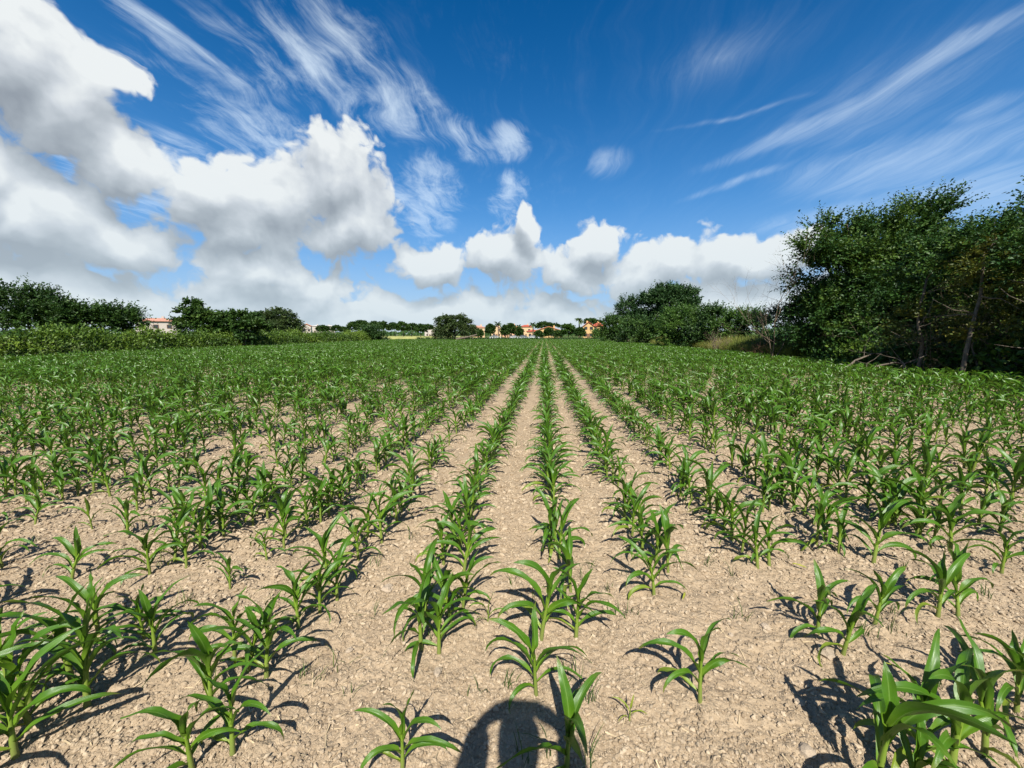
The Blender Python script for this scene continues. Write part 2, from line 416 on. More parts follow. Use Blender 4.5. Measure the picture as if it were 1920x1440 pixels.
def build_world():
    w = bpy.data.worlds.new('World'); SC.world = w
    w.use_nodes = True
    nt = w.node_tree
    nt.nodes.clear()
    k = Nodes(nt)
    tc = k.new('ShaderNodeTexCoord')
    d = k.vec('NORMALIZE', tc.outputs['Generated'])
    sky = k.new('ShaderNodeTexSky', sky_type='NISHITA')
    sky.sun_disc = False
    sky.sun_elevation = rad(SUN_ELEV); sky.sun_rotation = rad(SUN_AZ)
    sky.altitude = 0.0; sky.air_density = 1.0; sky.dust_density = 0.6; sky.ozone_density = 3.0
    hs = k.new('ShaderNodeHueSaturation')
    hs.inputs['Hue'].default_value = SKY_HUE; hs.inputs['Saturation'].default_value = SKY_SAT; hs.inputs['Value'].default_value = SKY_VAL
    k.put(hs.inputs['Color'], sky.outputs[0])
    s = k.sep(d)
    up = k.math('MAXIMUM', s[2], 0.0)
    blue = k.mix(1.0, hs.outputs[0], SKY_TINT, 'MULTIPLY')
    # cirrus: stretched noise on a high plane
    pz = k.add(up, 0.06)
    q = k.comb(k.math('DIVIDE', s[0], pz), k.math('DIVIDE', s[1], pz), 0.0)
    wq = k.vec('SUBTRACT', k.noise(q, 1.1, 3, 0.5, color=True), (0.5, 0.5, 0.5))
    q2 = k.vec('ADD', q, k.vec('SCALE', wq, scale=0.55))
    st = k.mapping(q2, rot=(0, 0, rad(-13)), scale=(6.5, 0.85, 1.0))
    n1 = k.noise(st, 1.7, 9, 0.68, 0.35)
    st2 = k.mapping(q2, rot=(0, 0, rad(-40)), scale=(2.6, 1.3, 1.0))
    n2 = k.noise(st2, 3.0, 8, 0.64, 0.5)
    el = k.math('ARCSINE', s[2])
    wd = k.vec('SUBTRACT', k.noise(d, 5.0, 3, 0.5, color=True), (0.5, 0.5, 0.5))
    dv = k.sep(k.vec('ADD', d, k.vec('SCALE', wd, scale=0.05)))
    azel = k.comb(k.math('ARCTAN2', dv[0], dv[1]), k.math('ARCSINE', dv[2]), 0.0)
    reg = blob_field(k, azel, CIRRUS, 0.1)
    az = k.math('ARCTAN2', s[0], s[1])
    side = k.step(k.math('ABSOLUTE', k.add(az, rad(4.7))), rad(62), rad(90), 0.0, 0.22)  # cirrus out of view, kept faint for less fill light on the ground
    reg = k.math('MAXIMUM', reg, side)
    east = k.step(az, rad(-2), rad(12), 0.0, 1.0)      # smooth streaks on one side, ragged wisps on the other
    rag = k.add(k.mul(n1, 0.50), k.mul(n2, 0.50))
    smo = k.add(k.mul(n1, 0.32), 0.38)
    nn = k.new('ShaderNodeMix'); nn.data_type = 'FLOAT'
    k.put(nn.inputs[0], east); k.put(nn.inputs[2], rag); k.put(nn.inputs[3], smo)
    lift = k.add(k.mul(k.math('POWER', reg, 0.6), 0.72), k.mul(k.sub(nn.outputs[0], 0.5), 2.6))
    ci = k.math('MULTIPLY', k.step(lift, 0.10, 0.95), k.step(reg, 0.0, 0.30), clamp=True)
    ci = k.mul(ci, k.step(east, 0.0, 1.0, 0.80, 0.66))
    col = k.mix(ci, blue, CIRRUS_COL)
    # bright milky air near the horizon
    az_mix = k.math('POWER', k.sub(1.0, up), 3.2)
    col = k.mix(k.mul(az_mix, 0.80), col, AZURE_COL)
    hz = k.math('POWER', k.sub(1.0, up), 5.4)
    col = k.mix(k.mul(hz, 0.90), col, HORIZON_COL)
    # cumulus
    grp = cumulus_group()
    def dens(vec):
        nd = k.new('ShaderNodeGroup'); nd.node_tree = grp
        k.put(nd.inputs[0], vec)
        return nd.outputs[0], nd.outputs[1]
    d0, b0 = dens(d)
    d1, b1 = dens(k.vec('NORMALIZE', k.vec('ADD', d, (0.010, 0.0, 0.055))))
    a = k.step(d0, 0.04, 0.34)
    slope = k.add(k.mul(k.sub(d0, d1), 0.42), k.mul(k.sub(b0, b1), 0.62))
    body = k.step(d0, 0.5, 1.6, 0.0, 0.12)
    lit = k.math('ADD', 0.50, k.sub(slope, body), clamp=True)
    cc = k.ramp(lit, [(0.0, CLOUD_DARK), (0.38, CLOUD_MID), (0.70, CLOUD_LIT), (1.0, CLOUD_TOP)])  # sunlit tops and shaded bases painted into the cloud colour
    # far clouds sink into the bright air
    cc = k.mix(k.mul(hz, 0.72), cc, HORIZON_COL)
    col = k.mix(k.mul(a, 0.97), col, cc)
    bg = k.new('ShaderNodeBackground')
    k.put(bg.inputs['Color'], col)
    bg.inputs['Strength'].default_value = SKY_STRENGTH
    out = k.new('ShaderNodeOutputWorld')
    k.l.new(bg.outputs[0], out.inputs['Surface'])
    w.cycles.sampling_method = 'MANUAL'
    w.cycles.sample_map_resolution = 512

SKY_STRENGTH = 0.060
SKY_HUE, SKY_SAT, SKY_VAL = 0.505, 1.55, 1.0
SKY_TINT = (1.0, 1.0, 1.0)
HORIZON_COL = (5.2, 6.5, 7.4)
AZURE_COL = (0.30, 3.8, 10.2)
CIRRUS_COL = (7.2, 8.2, 9.0)
CLOUD_DARK, CLOUD_MID, CLOUD_LIT, CLOUD_TOP = (2.7, 3.0, 3.4), (4.1, 4.5, 4.9), (6.0, 6.4, 6.8), (8.2, 8.5, 8.5)
build_world()

sun_data = bpy.data.lights.new('sun', 'SUN')
sun_data.energy = 5.0
sun_data.angle = rad(0.53)
sun_data.color = (1.0, 0.955, 0.88)
sun = bpy.data.objects.new('sun', sun_data)
COL.objects.link(sun)
sun.rotation_euler = (rad(90 - SUN_ELEV), 0.0, rad(4.31))   # light travels along +Y and down

SC.view_settings.view_transform = 'Standard'
SC.view_settings.look = 'None'
SC.view_settings.exposure = 0.85
SC.view_settings.gamma = 1.0
SC.view_settings.use_curve_mapping = False
SC.render.engine = 'CYCLES'
SC.cycles.max_bounces = 6
SC.cycles.diffuse_bounces = 3
SC.cycles.glossy_bounces = 2
SC.cycles.transmission_bounces = 4
SC.cycles.transparent_max_bounces = 4
SC.cycles.caustics_reflective = False
SC.cycles.caustics_refractive = False

# ------------------------------------------------------------------ object helpers
def tag(o, label=None, cat=None, group=None, kind=None):
    if label: o['label'] = label
    if cat: o['category'] = cat
    if group: o['group'] = group
    if kind: o['kind'] = kind
    return o

def empty(name, loc, label=None, cat=None, group=None, rz=0.0):
    o = bpy.data.objects.new(name, None)
    o.empty_display_size = 0.2
    o.location = loc
    o.rotation_euler = (0, 0, rz)
    COL.objects.link(o)
    return tag(o, label, cat, group)

def link(name, me, parent=None, mat=None):
    o = bpy.data.objects.new(name, me)
    if mat is not None and not me.materials: me.materials.append(mat)
    if parent is not None: o.parent = parent
    COL.objects.link(o)
    return o

def mesh(name, V, F, smooth=False, attrs=None):
    V = np.asarray(V, dtype=np.float32).reshape(-1, 3)
    me = bpy.data.meshes.new(name)
    if isinstance(F, np.ndarray):
        n, kk = F.shape
        me.vertices.add(len(V)); me.loops.add(n * kk); me.polygons.add(n)
        me.vertices.foreach_set('co', V.ravel())
        me.loops.foreach_set('vertex_index', F.astype(np.int32).ravel())
        me.polygons.foreach_set('loop_start', np.arange(0, n * kk, kk, dtype=np.int32))
        me.polygons.foreach_set('loop_total', np.full(n, kk, dtype=np.int32))
        me.update(calc_edges=True)
    else:
        me.from_pydata([tuple(v) for v in V], [], F)
        me.update()
    me.polygons.foreach_set('use_smooth', np.full(len(me.polygons), smooth, dtype=bool))
    for nm, arr in (attrs or {}).items():
        arr = np.asarray(arr, dtype=np.float32)
        if arr.ndim == 1:
            at = me.attributes.new(nm, 'FLOAT', 'POINT'); at.data.foreach_set('value', arr)
        else:
            at = me.attributes.new(nm, 'FLOAT_VECTOR', 'POINT'); at.data.foreach_set('vector', arr.ravel())
    return me

class Build:
    """collects boxes, tubes and sheets for one mesh"""
    def __init__(self): self.V = []; self.F = []
    def poly(self, pts, faces):
        b = len(self.V); self.V.extend(pts); self.F.extend([tuple(i + b for i in f) for f in faces])
    def box(self, x0, x1, y0, y1, z0, z1):
        self.poly([(x0, y0, z0), (x1, y0, z0), (x1, y1, z0), (x0, y1, z0), (x0, y0, z1), (x1, y0, z1), (x1, y1, z1), (x0, y1, z1)],
                  [(0, 3, 2, 1), (4, 5, 6, 7), (0, 1, 5, 4), (1, 2, 6, 5), (2, 3, 7, 6), (3, 0, 4, 7)])
    def tube(self, P, Rr, sides=6, cap=True):
        P = np.asarray(P, float); n = len(P)
        T = np.gradient(P, axis=0); T /= np.linalg.norm(T, axis=1)[:, None] + 1e-9
        ref = np.array([1.0, 0, 0]) if abs(T[0][0]) < 0.8 else np.array([0, 1.0, 0])
        pts = []
        for i in range(n):
            u = np.cross(T[i], ref); u /= np.linalg.norm(u) + 1e-9
            v = np.cross(T[i], u)
            for s in range(sides):
                a = 2 * pi * s / sides
                pts.append(tuple(P[i] + Rr[i] * (cos(a) * u + sin(a) * v)))
        faces = []
        for i in range(n - 1):
            for s in range(sides):
                s2 = (s + 1) % sides
                faces.append((i * sides + s, i * sides + s2, (i + 1) * sides + s2, (i + 1) * sides + s))
        if cap: faces.append(tuple((n - 1) * sides + s for s in range(sides)))
        self.poly(pts, faces)
    def done(self, name, mat, parent=None, smooth=False):
        return link(name, mesh(name, self.V, self.F, smooth), parent, mat)

# ------------------------------------------------------------------ materials
def material(name):
    m = bpy.data.materials.new(name); m.use_nodes = True
    m.node_tree.nodes.clear()
    k = Nodes(m.node_tree)
    out = k.new('ShaderNodeOutputMaterial')
    return m, k, out

def bsdf(k, color, rough=0.6, spec=0.4, normal=None, metallic=0.0):
    b = k.new('ShaderNodeBsdfPrincipled')
    k.put(b.inputs['Base Color'], color); k.put(b.inputs['Roughness'], rough)
    k.put(b.inputs['Specular IOR Level'], spec); k.put(b.inputs['Metallic'], metallic)
    if normal is not None: k.put(b.inputs['Normal'], normal)
    return b

def bump(k, h, strength, dist):
    nd = k.new('ShaderNodeBump'); k.put(nd.inputs['Height'], h)
    nd.inputs['Strength'].default_value = strength; nd.inputs['Distance'].default_value = dist
    return nd.outputs[0]

def plain(name, c, rough=0.6, spec=0.4, var=0.15, scale=3.0, metallic=0.0, bumpy=0.0):
    m, k, out = material(name)
    tc = k.new('ShaderNodeTexCoord').outputs['Object']
    n = k.noise(tc, scale, 5, 0.6)
    lo = tuple(v * (1 - var) for v in c); hi = tuple(min(1, v * (1 + var)) for v in c)
    col = k.mix(k.step(n, 0.3, 0.7), lo, hi)
    nrm = bump(k, k.noise(tc, scale * 8, 4, 0.6), bumpy, 0.02) if bumpy else None
    k.l.new(bsdf(k, col, rough, spec, nrm, metallic).outputs[0], out.inputs[0])
    return m

def leaf_mat(name, dark, mid, light, trans=0.25, rough=0.5, spec=0.35):
    m, k, out = material(name)
    t = k.attr('tint')
    obi = k.new('ShaderNodeObjectInfo').outputs['Random']
    col = k.ramp(t, [(0.0, dark), (0.5, mid), (1.0, light)])
    col = k.mix(k.mul(obi, 0.2), col, tuple(v * 0.6 for v in mid))
    b = bsdf(k, col, rough, spec)
    tr = k.new('ShaderNodeBsdfTranslucent'); k.put(tr.inputs[0], k.mix(0.5, col, light))
    mx = k.new('ShaderNodeMixShader'); mx.inputs[0].default_value = trans
    k.l.new(b.outputs[0], mx.inputs[1]); k.l.new(tr.outputs[0], mx.inputs[2]); k.l.new(mx.outputs[0], out.inputs[0])
    return m

M = {}
M['leaf_big'] = leaf_mat('leaf_dark_tree', (0.013, 0.042, 0.010), (0.032, 0.084, 0.014), (0.085, 0.140, 0.016), 0.2, 0.50, 0.25)
M['leaf_dark'] = leaf_mat('leaf_dark_hedge_tree', (0.016, 0.044, 0.009), (0.038, 0.086, 0.014), (0.075, 0.130, 0.020), 0.22, 0.5, 0.25)
M['leaf_mid'] = leaf_mat('leaf_bush', (0.020, 0.050, 0.012), (0.035, 0.085, 0.016), (0.070, 0.130, 0.025), 0.22)
M['leaf_bright'] = leaf_mat('leaf_bright_bush', (0.030, 0.075, 0.012), (0.055, 0.125, 0.016), (0.095, 0.170, 0.025), 0.25)
M['leaf_poplar'] = leaf_mat('leaf_poplar', (0.016, 0.046, 0.014), (0.032, 0.080, 0.020), (0.064, 0.120, 0.032), 0.18)
M['leaf_willow'] = leaf_mat('leaf_willow', (0.026, 0.052, 0.014), (0.050, 0.084, 0.020), (0.090, 0.125, 0.034), 0.22)
M['leaf_yellow'] = leaf_mat('leaf_yellowing', (0.035, 0.058, 0.010), (0.080, 0.105, 0.014), (0.190, 0.170, 0.020), 0.25)
M['leaf_grey'] = leaf_mat('leaf_greygreen', (0.030, 0.045, 0.018), (0.055, 0.075, 0.028), (0.090, 0.110, 0.045), 0.22)
M['leaf_bramble'] = leaf_mat('leaf_bramble', (0.032, 0.075, 0.010), (0.080, 0.145, 0.013), (0.150, 0.220, 0.022), 0.25)
M['bark'] = plain('bark', (0.085, 0.065, 0.048), 0.9, 0.1, 0.4, 6.0, bumpy=0.6)
M['bark_pale'] = plain('bark_pale', (0.115, 0.095, 0.072), 0.9, 0.1, 0.35, 8.0, bumpy=0.5)
M['twig'] = plain('twig_dry', (0.15, 0.115, 0.082), 0.9, 0.1, 0.35, 5.0)
M['twig_red'] = plain('twig_reddish', (0.16, 0.092, 0.062), 0.9, 0.1, 0.35, 5.0)
M['stone'] = plain('limestone', (0.4, 0.32, 0.23), 0.85, 0.2, 0.2, 30.0, bumpy=0.5)
M['white_wall'] = plain('white_render', (0.42, 0.37, 0.32), 0.8, 0.2, 0.06)
M['cream_wall'] = plain('cream_render', (0.5, 0.35, 0.20), 0.8, 0.2, 0.08)
M['peach_wall'] = plain('peach_render', (0.52, 0.31, 0.19), 0.8, 0.2, 0.08)
M['yellow_wall'] = plain('yellow_render', (0.48, 0.31, 0.14), 0.8, 0.2, 0.08)
M['salmon_roof'] = plain('salmon_tiles', (0.4, 0.2, 0.14), 0.8, 0.2, 0.2, 2.0)
M['orange_roof'] = plain('orange_tiles', (0.46, 0.17, 0.075), 0.8, 0.2, 0.2, 2.0)
M['red_roof'] = plain('red_tiles', (0.32, 0.075, 0.045), 0.8, 0.2, 0.2, 2.0)
M['pale_roof'] = plain('pale_roof_sheet', (0.5, 0.47, 0.43), 0.7, 0.2, 0.08)
M['pane'] = plain('window_glass', (0.03, 0.035, 0.04), 0.12, 0.6, 0.1)
M['shutter'] = plain('brown_shutter', (0.16, 0.09, 0.05), 0.7, 0.2, 0.1)
M['rubber'] = plain('rubber', (0.02, 0.02, 0.02), 0.8, 0.2, 0.1)

# ------------------------------------------------------------------ terrain height
def hash2(ix, iy, s):
    h = np.sin(ix * 127.1 + iy * 311.7 + s * 74.7) * 43758.5453
    return h - np.floor(h)

def vnoise(x, y, s=0):
    ix = np.floor(x); iy = np.floor(y); fx = x - ix; fy = y - iy
    fx = fx * fx * (3 - 2 * fx); fy = fy * fy * (3 - 2 * fy)
    a = hash2(ix, iy, s); b = hash2(ix + 1, iy, s); c = hash2(ix, iy + 1, s); d = hash2(ix + 1, iy + 1, s)
    return (a * (1 - fx) + b * fx) * (1 - fy) + (c * (1 - fx) + d * fx) * fy - 0.5

def lumps(x, y, cell, s):
    """rounded crumbs of soil, one per cell, uneven sizes"""
    X = x / cell; Y = y / cell
    ix = np.floor(X); iy = np.floor(Y)
    out = np.zeros_like(x)
    for dx in (-1, 0, 1):
        for dy in (-1, 0, 1):
            cx = ix + dx; cy = iy + dy
            px = cx + 0.15 + 0.7 * hash2(cx, cy, s); py = cy + 0.15 + 0.7 * hash2(cx, cy, s + 1)
            r = 0.22 + 0.5 * hash2(cx, cy, s + 2) ** 1.6
            el = 0.7 + 0.6 * hash2(cx, cy, s + 3)
            d2 = ((X - px) * el) ** 2 + ((Y - py) / el) ** 2
            out = np.maximum(out, np.sqrt(np.maximum(0, r * r - d2)))
    return out * cell

ROW_X = {0: 0.05, 1: 0.76, 2: 1.56, 3: 2.32, 4: 3.10, 5: 3.80, 6: 4.52, -1: -0.62, -2: -1.38, -3: -2.05, -4: -2.66, -5: -3.30, -6: -3.95, -7: -4.75, -8: -5.45}
for _i in range(7, 25): ROW_X[_i] = ROW_X[_i - 1] + 0.72
for _i in range(-9, -62, -1): ROW_X[_i] = ROW_X[_i + 1] - 0.70
FIELD_END = 106.0
def left_edge(y): return -29.2 - 0.105 * y
def right_edge(y): return 14.6 + 0.004 * y

def field_mask(x, y):
    m = np.clip((x - left_edge(y)) / 0.6, 0, 1) * np.clip((right_edge(y) - x) / 0.6, 0, 1)
    return m * np.clip((FIELD_END - y) / 1.5, 0, 1) * np.clip((y + 9.0) / 1.5, 0, 1)

def ground_base(x, y):
    x = np.asarray(x, float); y = np.asarray(y, float)
    f = field_mask(x, y)
    ridge = np.cos((x - 0.05) / 0.72 * 2 * pi)
    h = 0.012 * ridge + 0.030 * vnoise(x * 1.6, y * 1.1, 3) + 0.020 * vnoise(x * 4.3, y * 4.3, 5)
    return h * f + 0.25 * vnoise(x * 0.03, y * 0.03, 9) * (1 - f) * 0.5

GRID = {}
def surface(x, y):
    """height of the finished ground sheet"""
    xs, ys, Z = GRID['x'], GRID['y'], GRID['z']
    x = np.asarray(x, float); y = np.asarray(y, float)
    i = np.clip(np.searchsorted(xs, x) - 1, 0, len(xs) - 2); j = np.clip(np.searchsorted(ys, y) - 1, 0, len(ys) - 2)
    a = (x - xs[i]) / (xs[i + 1] - xs[i]); b = (y - ys[j]) / (ys[j + 1] - ys[j])
    return (Z[j, i] * (1 - a) + Z[j, i + 1] * a) * (1 - b) + (Z[j + 1, i] * (1 - a) + Z[j + 1, i + 1] * a) * b

def gz(x, y):
    return float(surface(np.array([x]), np.array([y]))[0])

def axis(fine_lo, fine_hi, step, lo, hi, grow):
    a = list(np.arange(fine_lo, fine_hi, step)); s = step
    while a[-1] < hi:
        s *= grow; a.append(a[-1] + s)
    b = [fine_lo]; s = step
    while b[-1] > lo:
        s *= grow; b.append(b[-1] - s)
    return np.array(sorted(b[1:] + a))

def build_ground():
    xs = axis(-2.3, 2.5, 0.0095, -3200, 3200, 1.030)
    ys = axis(1.0, 3.2, 0.0095, -900, 4200, 1.026)
    X, Y = np.meshgrid(xs, ys)
    sx = np.gradient(xs)[None, :]; sy = np.gradient(ys)[:, None]
    sp = np.maximum(sx, sy)
    f = field_mask(X, Y)
    Z = ground_base(X, Y)
    def fade(lam): return np.clip(1.6 - sp / lam * 4.0, 0, 1)
    wx = X + 0.02 * vnoise(X * 30, Y * 30, 21); wy = Y + 0.02 * vnoise(X * 30, Y * 30, 22)
    near = (np.abs(X) < 40) & (Y > -5) & (Y < 60)
    c = np.zeros_like(X)
    for cell, amp, s in ((0.30, 0.05, 90), (0.105, 0.12, 60), (0.052, 0.34, 30), (0.026, 0.75, 40)):
        w = fade(cell) * amp
        sel = near & (w > 0)
        if sel.any():
            patch = 0.55 + 0.9 * (vnoise(wx[sel] * 2.1, wy[sel] * 2.1, cell * 100) + 0.5)
            c[sel] += lumps(wx[sel], wy[sel], cell, s) * w[sel] * patch
    c += 0.012 * vnoise(X * 14, Y * 14, 51) * fade(0.08) + 0.007 * vnoise(X * 45, Y * 45, 52) * fade(0.035)
    Z = Z + c * f
    GRID.update(x=xs, y=ys, z=Z)
    ny, nx = X.shape
    V = np.stack([X, Y, Z], -1).reshape(-1, 3)
    i = np.arange((ny - 1) * (nx - 1)); r = i // (nx - 1); q = i % (nx - 1)
    a = r * nx + q
    F = np.stack([a, a + 1, a + nx + 1, a + nx], 1)
    me = mesh('ground', V, F, True, {'field': f.ravel(), 'crumb': np.clip(c / 0.03, 0, 1).ravel()})
    m, k, out = material('ground_soil_and_grass')
    P = k.new('ShaderNodeNewGeometry').outputs['Position']
    n_big = k.noise(P, 0.55, 4, 0.55)
    n_mid = k.noise(P, 5.0, 5, 0.6)
    n_fine = k.noise(P, 70.0, 4, 0.65)
    vo = k.new('ShaderNodeTexVoronoi', feature='F1'); k.put(vo.inputs['Vector'], P); vo.inputs['Scale'].default_value = 42.0
    soil = k.mix(k.step(n_mid, 0.3, 0.7), SOIL_A, SOIL_B)
    soil = k.mix(k.mul(k.step(n_big, 0.35, 0.7), 0.5), soil, SOIL_C)
    soil = k.mix(k.mul(k.step(n_fine, 0.40, 0.75), 0.45), soil, SOIL_D)
    soil = k.mix(k.mul(k.sep(vo.outputs['Color'])[0], 0.30), soil, tuple(v * 1.35 for v in SOIL_B))
    grass = k.mix(k.step(n_mid, 0.3, 0.7), (0.045, 0.075, 0.016), (0.105, 0.120, 0.035))
    col = k.mix(k.attr('field'), grass, soil)
    h = k.add(k.mul(n_fine, 0.6), k.mul(k.sub(1.0, vo.outputs['Distance']), 0.5))
    nrm = bump(k, h, 1.0, 0.016)
    k.l.new(bsdf(k, col, 0.95, 0.12, nrm).outputs[0], out.inputs[0])
    o = link('ground', me, None, m)
    tag(o, 'dry brown crumbly soil of the field running out to grass', None, None, 'structure')
    return o

SOIL_A, SOIL_B, SOIL_C, SOIL_D = (0.215, 0.159, 0.101), (0.330, 0.252, 0.164), (0.265, 0.198, 0.127), (0.420, 0.336, 0.234)
build_ground()

# pale wheat stubble field beyond the maize, left of the village
def build_wheat():
    b = Build(); xs = np.linspace(-88, -27, 50); ys = np.linspace(118, 240, 40)
    V = []; F = []
    for j, y in enumerate(ys):
        for x in xs:
            e = min(1.0, (y - ys[0]) / 3.0, (x - xs[0]) / 4.0, (xs[-1] - x) / 4.0)
            V.append((x - 0.12 * (y - 118), y, 0.03 + 0.78 * e + 0.06 * random.random()))
    n = len(xs)
    for j in range(len(ys) - 1):
        for i in range(n - 1): F.append((j * n + i, j * n + i + 1, (j + 1) * n + i + 1, (j + 1) * n + i))
    o = link('wheat_field', mesh('wheat_field', V, F, False), None, plain('ripe_wheat', (0.27, 0.27, 0.09), 0.9, 0.1, 0.25, 0.6, bumpy=0.5))
    tag(o, 'pale yellow green strip of ripening wheat beyond the hedge', None, None, 'structure')
build_wheat()

# ------------------------------------------------------------------ foliage, trunks and twigs
def unit(v): return v / (np.linalg.norm(v, axis=-1, keepdims=True) + 1e-9)

def foliage(name, lobes, leaf, n_clump, sprays, leaves, spray_len, mat, parent, seed, bias=(0, 0, 0.25), droop=0.15, zmin=0.15, tint=(0.05, 0.75), slim=0.30):
    """lobes: (x, y, z, r_horizontal, r_depth, r_vertical); leafy sprays gathered in clumps near each lobe's surface"""
    r = np.random.default_rng(seed)
    L = np.array(lobes, float)
    wt = (L[:, 3] * L[:, 5]); wt /= wt.sum()
    li = r.choice(len(L), n_clump, p=wt)
    u = unit(r.normal(size=(n_clump, 3))); u[:, 2] = np.where(u[:, 2] < -0.55, -u[:, 2], u[:, 2])
    rr = r.uniform(0.45, 0.98, n_clump) ** 0.7
    R3 = L[li][:, 3:6]
    cc = L[li][:, :3] + u * R3 * rr[:, None]
    crad = R3.mean(1) * r.uniform(0.18, 0.36, n_clump)
    ctint = r.uniform(tint[0], tint[1], n_clump)
    ns = n_clump * sprays
    ci = np.repeat(np.arange(n_clump), sprays)
    o = cc[ci] + unit(r.normal(size=(ns, 3))) * (crad[ci] * r.uniform(0, 1, ns) ** 0.5)[:, None] * np.array([1, 1, 0.62])
    d = unit(unit(u[ci] * np.array([1, 1, 0.8])) * 0.9 + r.normal(size=(ns, 3)) * 0.42 + np.array(bias))
    sl = spray_len * r.uniform(0.55, 1.3, ns)
    stint = ctint[ci] + r.normal(0, 0.10, ns)
    si = np.repeat(np.arange(ns), leaves)
    n = len(si)
    t = (np.tile(np.arange(leaves), ns) + r.uniform(0, 0.8, n)) / leaves
    D = d[si]
    p = o[si] + D * (t * sl[si])[:, None]
    p[:, 2] -= droop * sl[si] * t ** 2
    side = unit(np.cross(D, np.array([0, 0, 1.0]) + r.normal(size=(n, 3)) * 0.45))
    sg = np.where(np.tile(np.arange(leaves), ns) % 2 == 0, 1.0, -1.0)
    ld = unit(D * 0.7 + side * (sg * 0.75)[:, None] + r.normal(size=(n, 3)) * 0.28)
    nr = unit(np.array([0, 0, 0.9]) + r.normal(size=(n, 3)) * 0.55)
    wv = unit(np.cross(nr, ld))
    nn = unit(np.cross(ld, wv))
    ll = leaf * r.uniform(0.65, 1.3, n) * (1.1 - 0.45 * t)
    w = ll * slim
    a = p; m1 = p + ld * (ll * 0.45)[:, None] + wv * w[:, None] + nn * (ll * 0.10)[:, None]
    e = p + ld * ll[:, None] - np.array([0, 0, 1.0]) * (ll * 0.12)[:, None]
    m2 = p + ld * (ll * 0.45)[:, None] - wv * w[:, None] + nn * (ll * 0.10)[:, None]
    V = np.stack([a, m1, e, m2], 1)
    keep = V[:, :, 2].min(1) > zmin
    V = V[keep]
    ti = np.clip(stint[si] + r.normal(0, 0.07, n), 0, 1)[keep]
    F = np.arange(len(V) * 4).reshape(-1, 4)
    me = mesh(name, V.reshape(-1, 3), F, False, {'tint': np.repeat(ti, 4)})
    return link(name, me, parent, mat), cc

def wob(p0, p1, n, amp, r):
    p0 = np.array(p0, float); p1 = np.array(p1, float)
    t = np.linspace(0, 1, n)[:, None]
    P = p0 + (p1 - p0) * t
    off = np.cumsum(r.normal(0, amp, (n, 3)), 0) * np.sin(np.linspace(0, pi, n))[:, None]
    return P + off

def trunk_mesh(lobes, rad0, mat, parent, seed, stems=1, spread=0.4, sides=8):
    r = np.random.default_rng(seed)
    b = Build()
    L = np.array(lobes, float)
    stems = min(stems, len(L))
    for s in range(stems):
        base = np.array([r.normal(0, spread) if stems > 1 else 0, r.normal(0, spread) if stems > 1 else 0, -0.1])
        sub = L[s::stems] if stems > 1 else L
        top = sub[np.argmax(sub[:, 2])]
        low = sub[:, 2].min()
        fork = np.array([base[0] * 0.7 + top[0] * 0.25, base[1] * 0.7 + top[1] * 0.25, max(0.5, low * 0.55)])
        P = wob(base, fork, 5, 0.03 * fork[2] / 3, r)
        rr = rad0 / math.sqrt(stems)
        b.tube(P, np.linspace(rr * 1.25, rr * 0.8, 5), sides)
        for l in sub:
            e = l[:3] + np.array([0, 0, l[5] * 0.35])
            Q = wob(P[-1], e, 7, 0.06 * np.linalg.norm(e - P[-1]) / 5, r)
            b.tube(Q, np.linspace(rr * 0.62, rr * 0.12, 7), 6)
            for q in range(3):
                j = int(r.integers(3, 6)); tip = Q[j] + unit(r.normal(size=3) + np.array([0, 0, 0.4])) * l[3:6] * 0.75
                b.tube(wob(Q[j], tip, 5, 0.03, r), np.linspace(rr * 0.25, rr * 0.05, 5), 4)
    return b.done('trunk', mat, parent, True)

def twigs(name, h, spread, n_stem, depth, mat, parent, seed, r0=0.03, upright=0.8, limit=2600):
    r = np.random.default_rng(seed)
    b = Build()
    def grow(p, d, ln, rad_, lev):
        if len(b.V) > limit * 16: return
        n = 4
        P = [p]
        dd = d
        for i in range(n - 1):
            dd = unit(dd + r.normal(size=3) * 0.16 + np.array([0, 0, 0.05 * upright]))
            P.append(P[-1] + dd * ln / (n - 1))
        b.tube(P, np.linspace(rad_, rad_ * 0.55, n), 4 if lev < 2 else 3)
        if lev < depth:
            for c in range(int(r.integers(2, 5))):
                i = int(r.integers(1, n))
                nd = unit(dd + r.normal(size=3) * 0.75 + np.array([0, 0, 0.25 * upright]))
                grow(P[i], nd, ln * r.uniform(0.5, 0.8), rad_ * 0.52, lev + 1)
    for s in range(n_stem):
        base = np.array([r.normal(0, spread * 0.35), r.normal(0, spread * 0.35), -0.05])
        d = unit(np.array([r.normal(0, 0.4), r.normal(0, 0.4), upright]))
        grow(base, d, h * r.uniform(0.38, 0.55), r0 * r.uniform(0.6, 1.1), 0)
    return b.done(name, mat, parent, False)

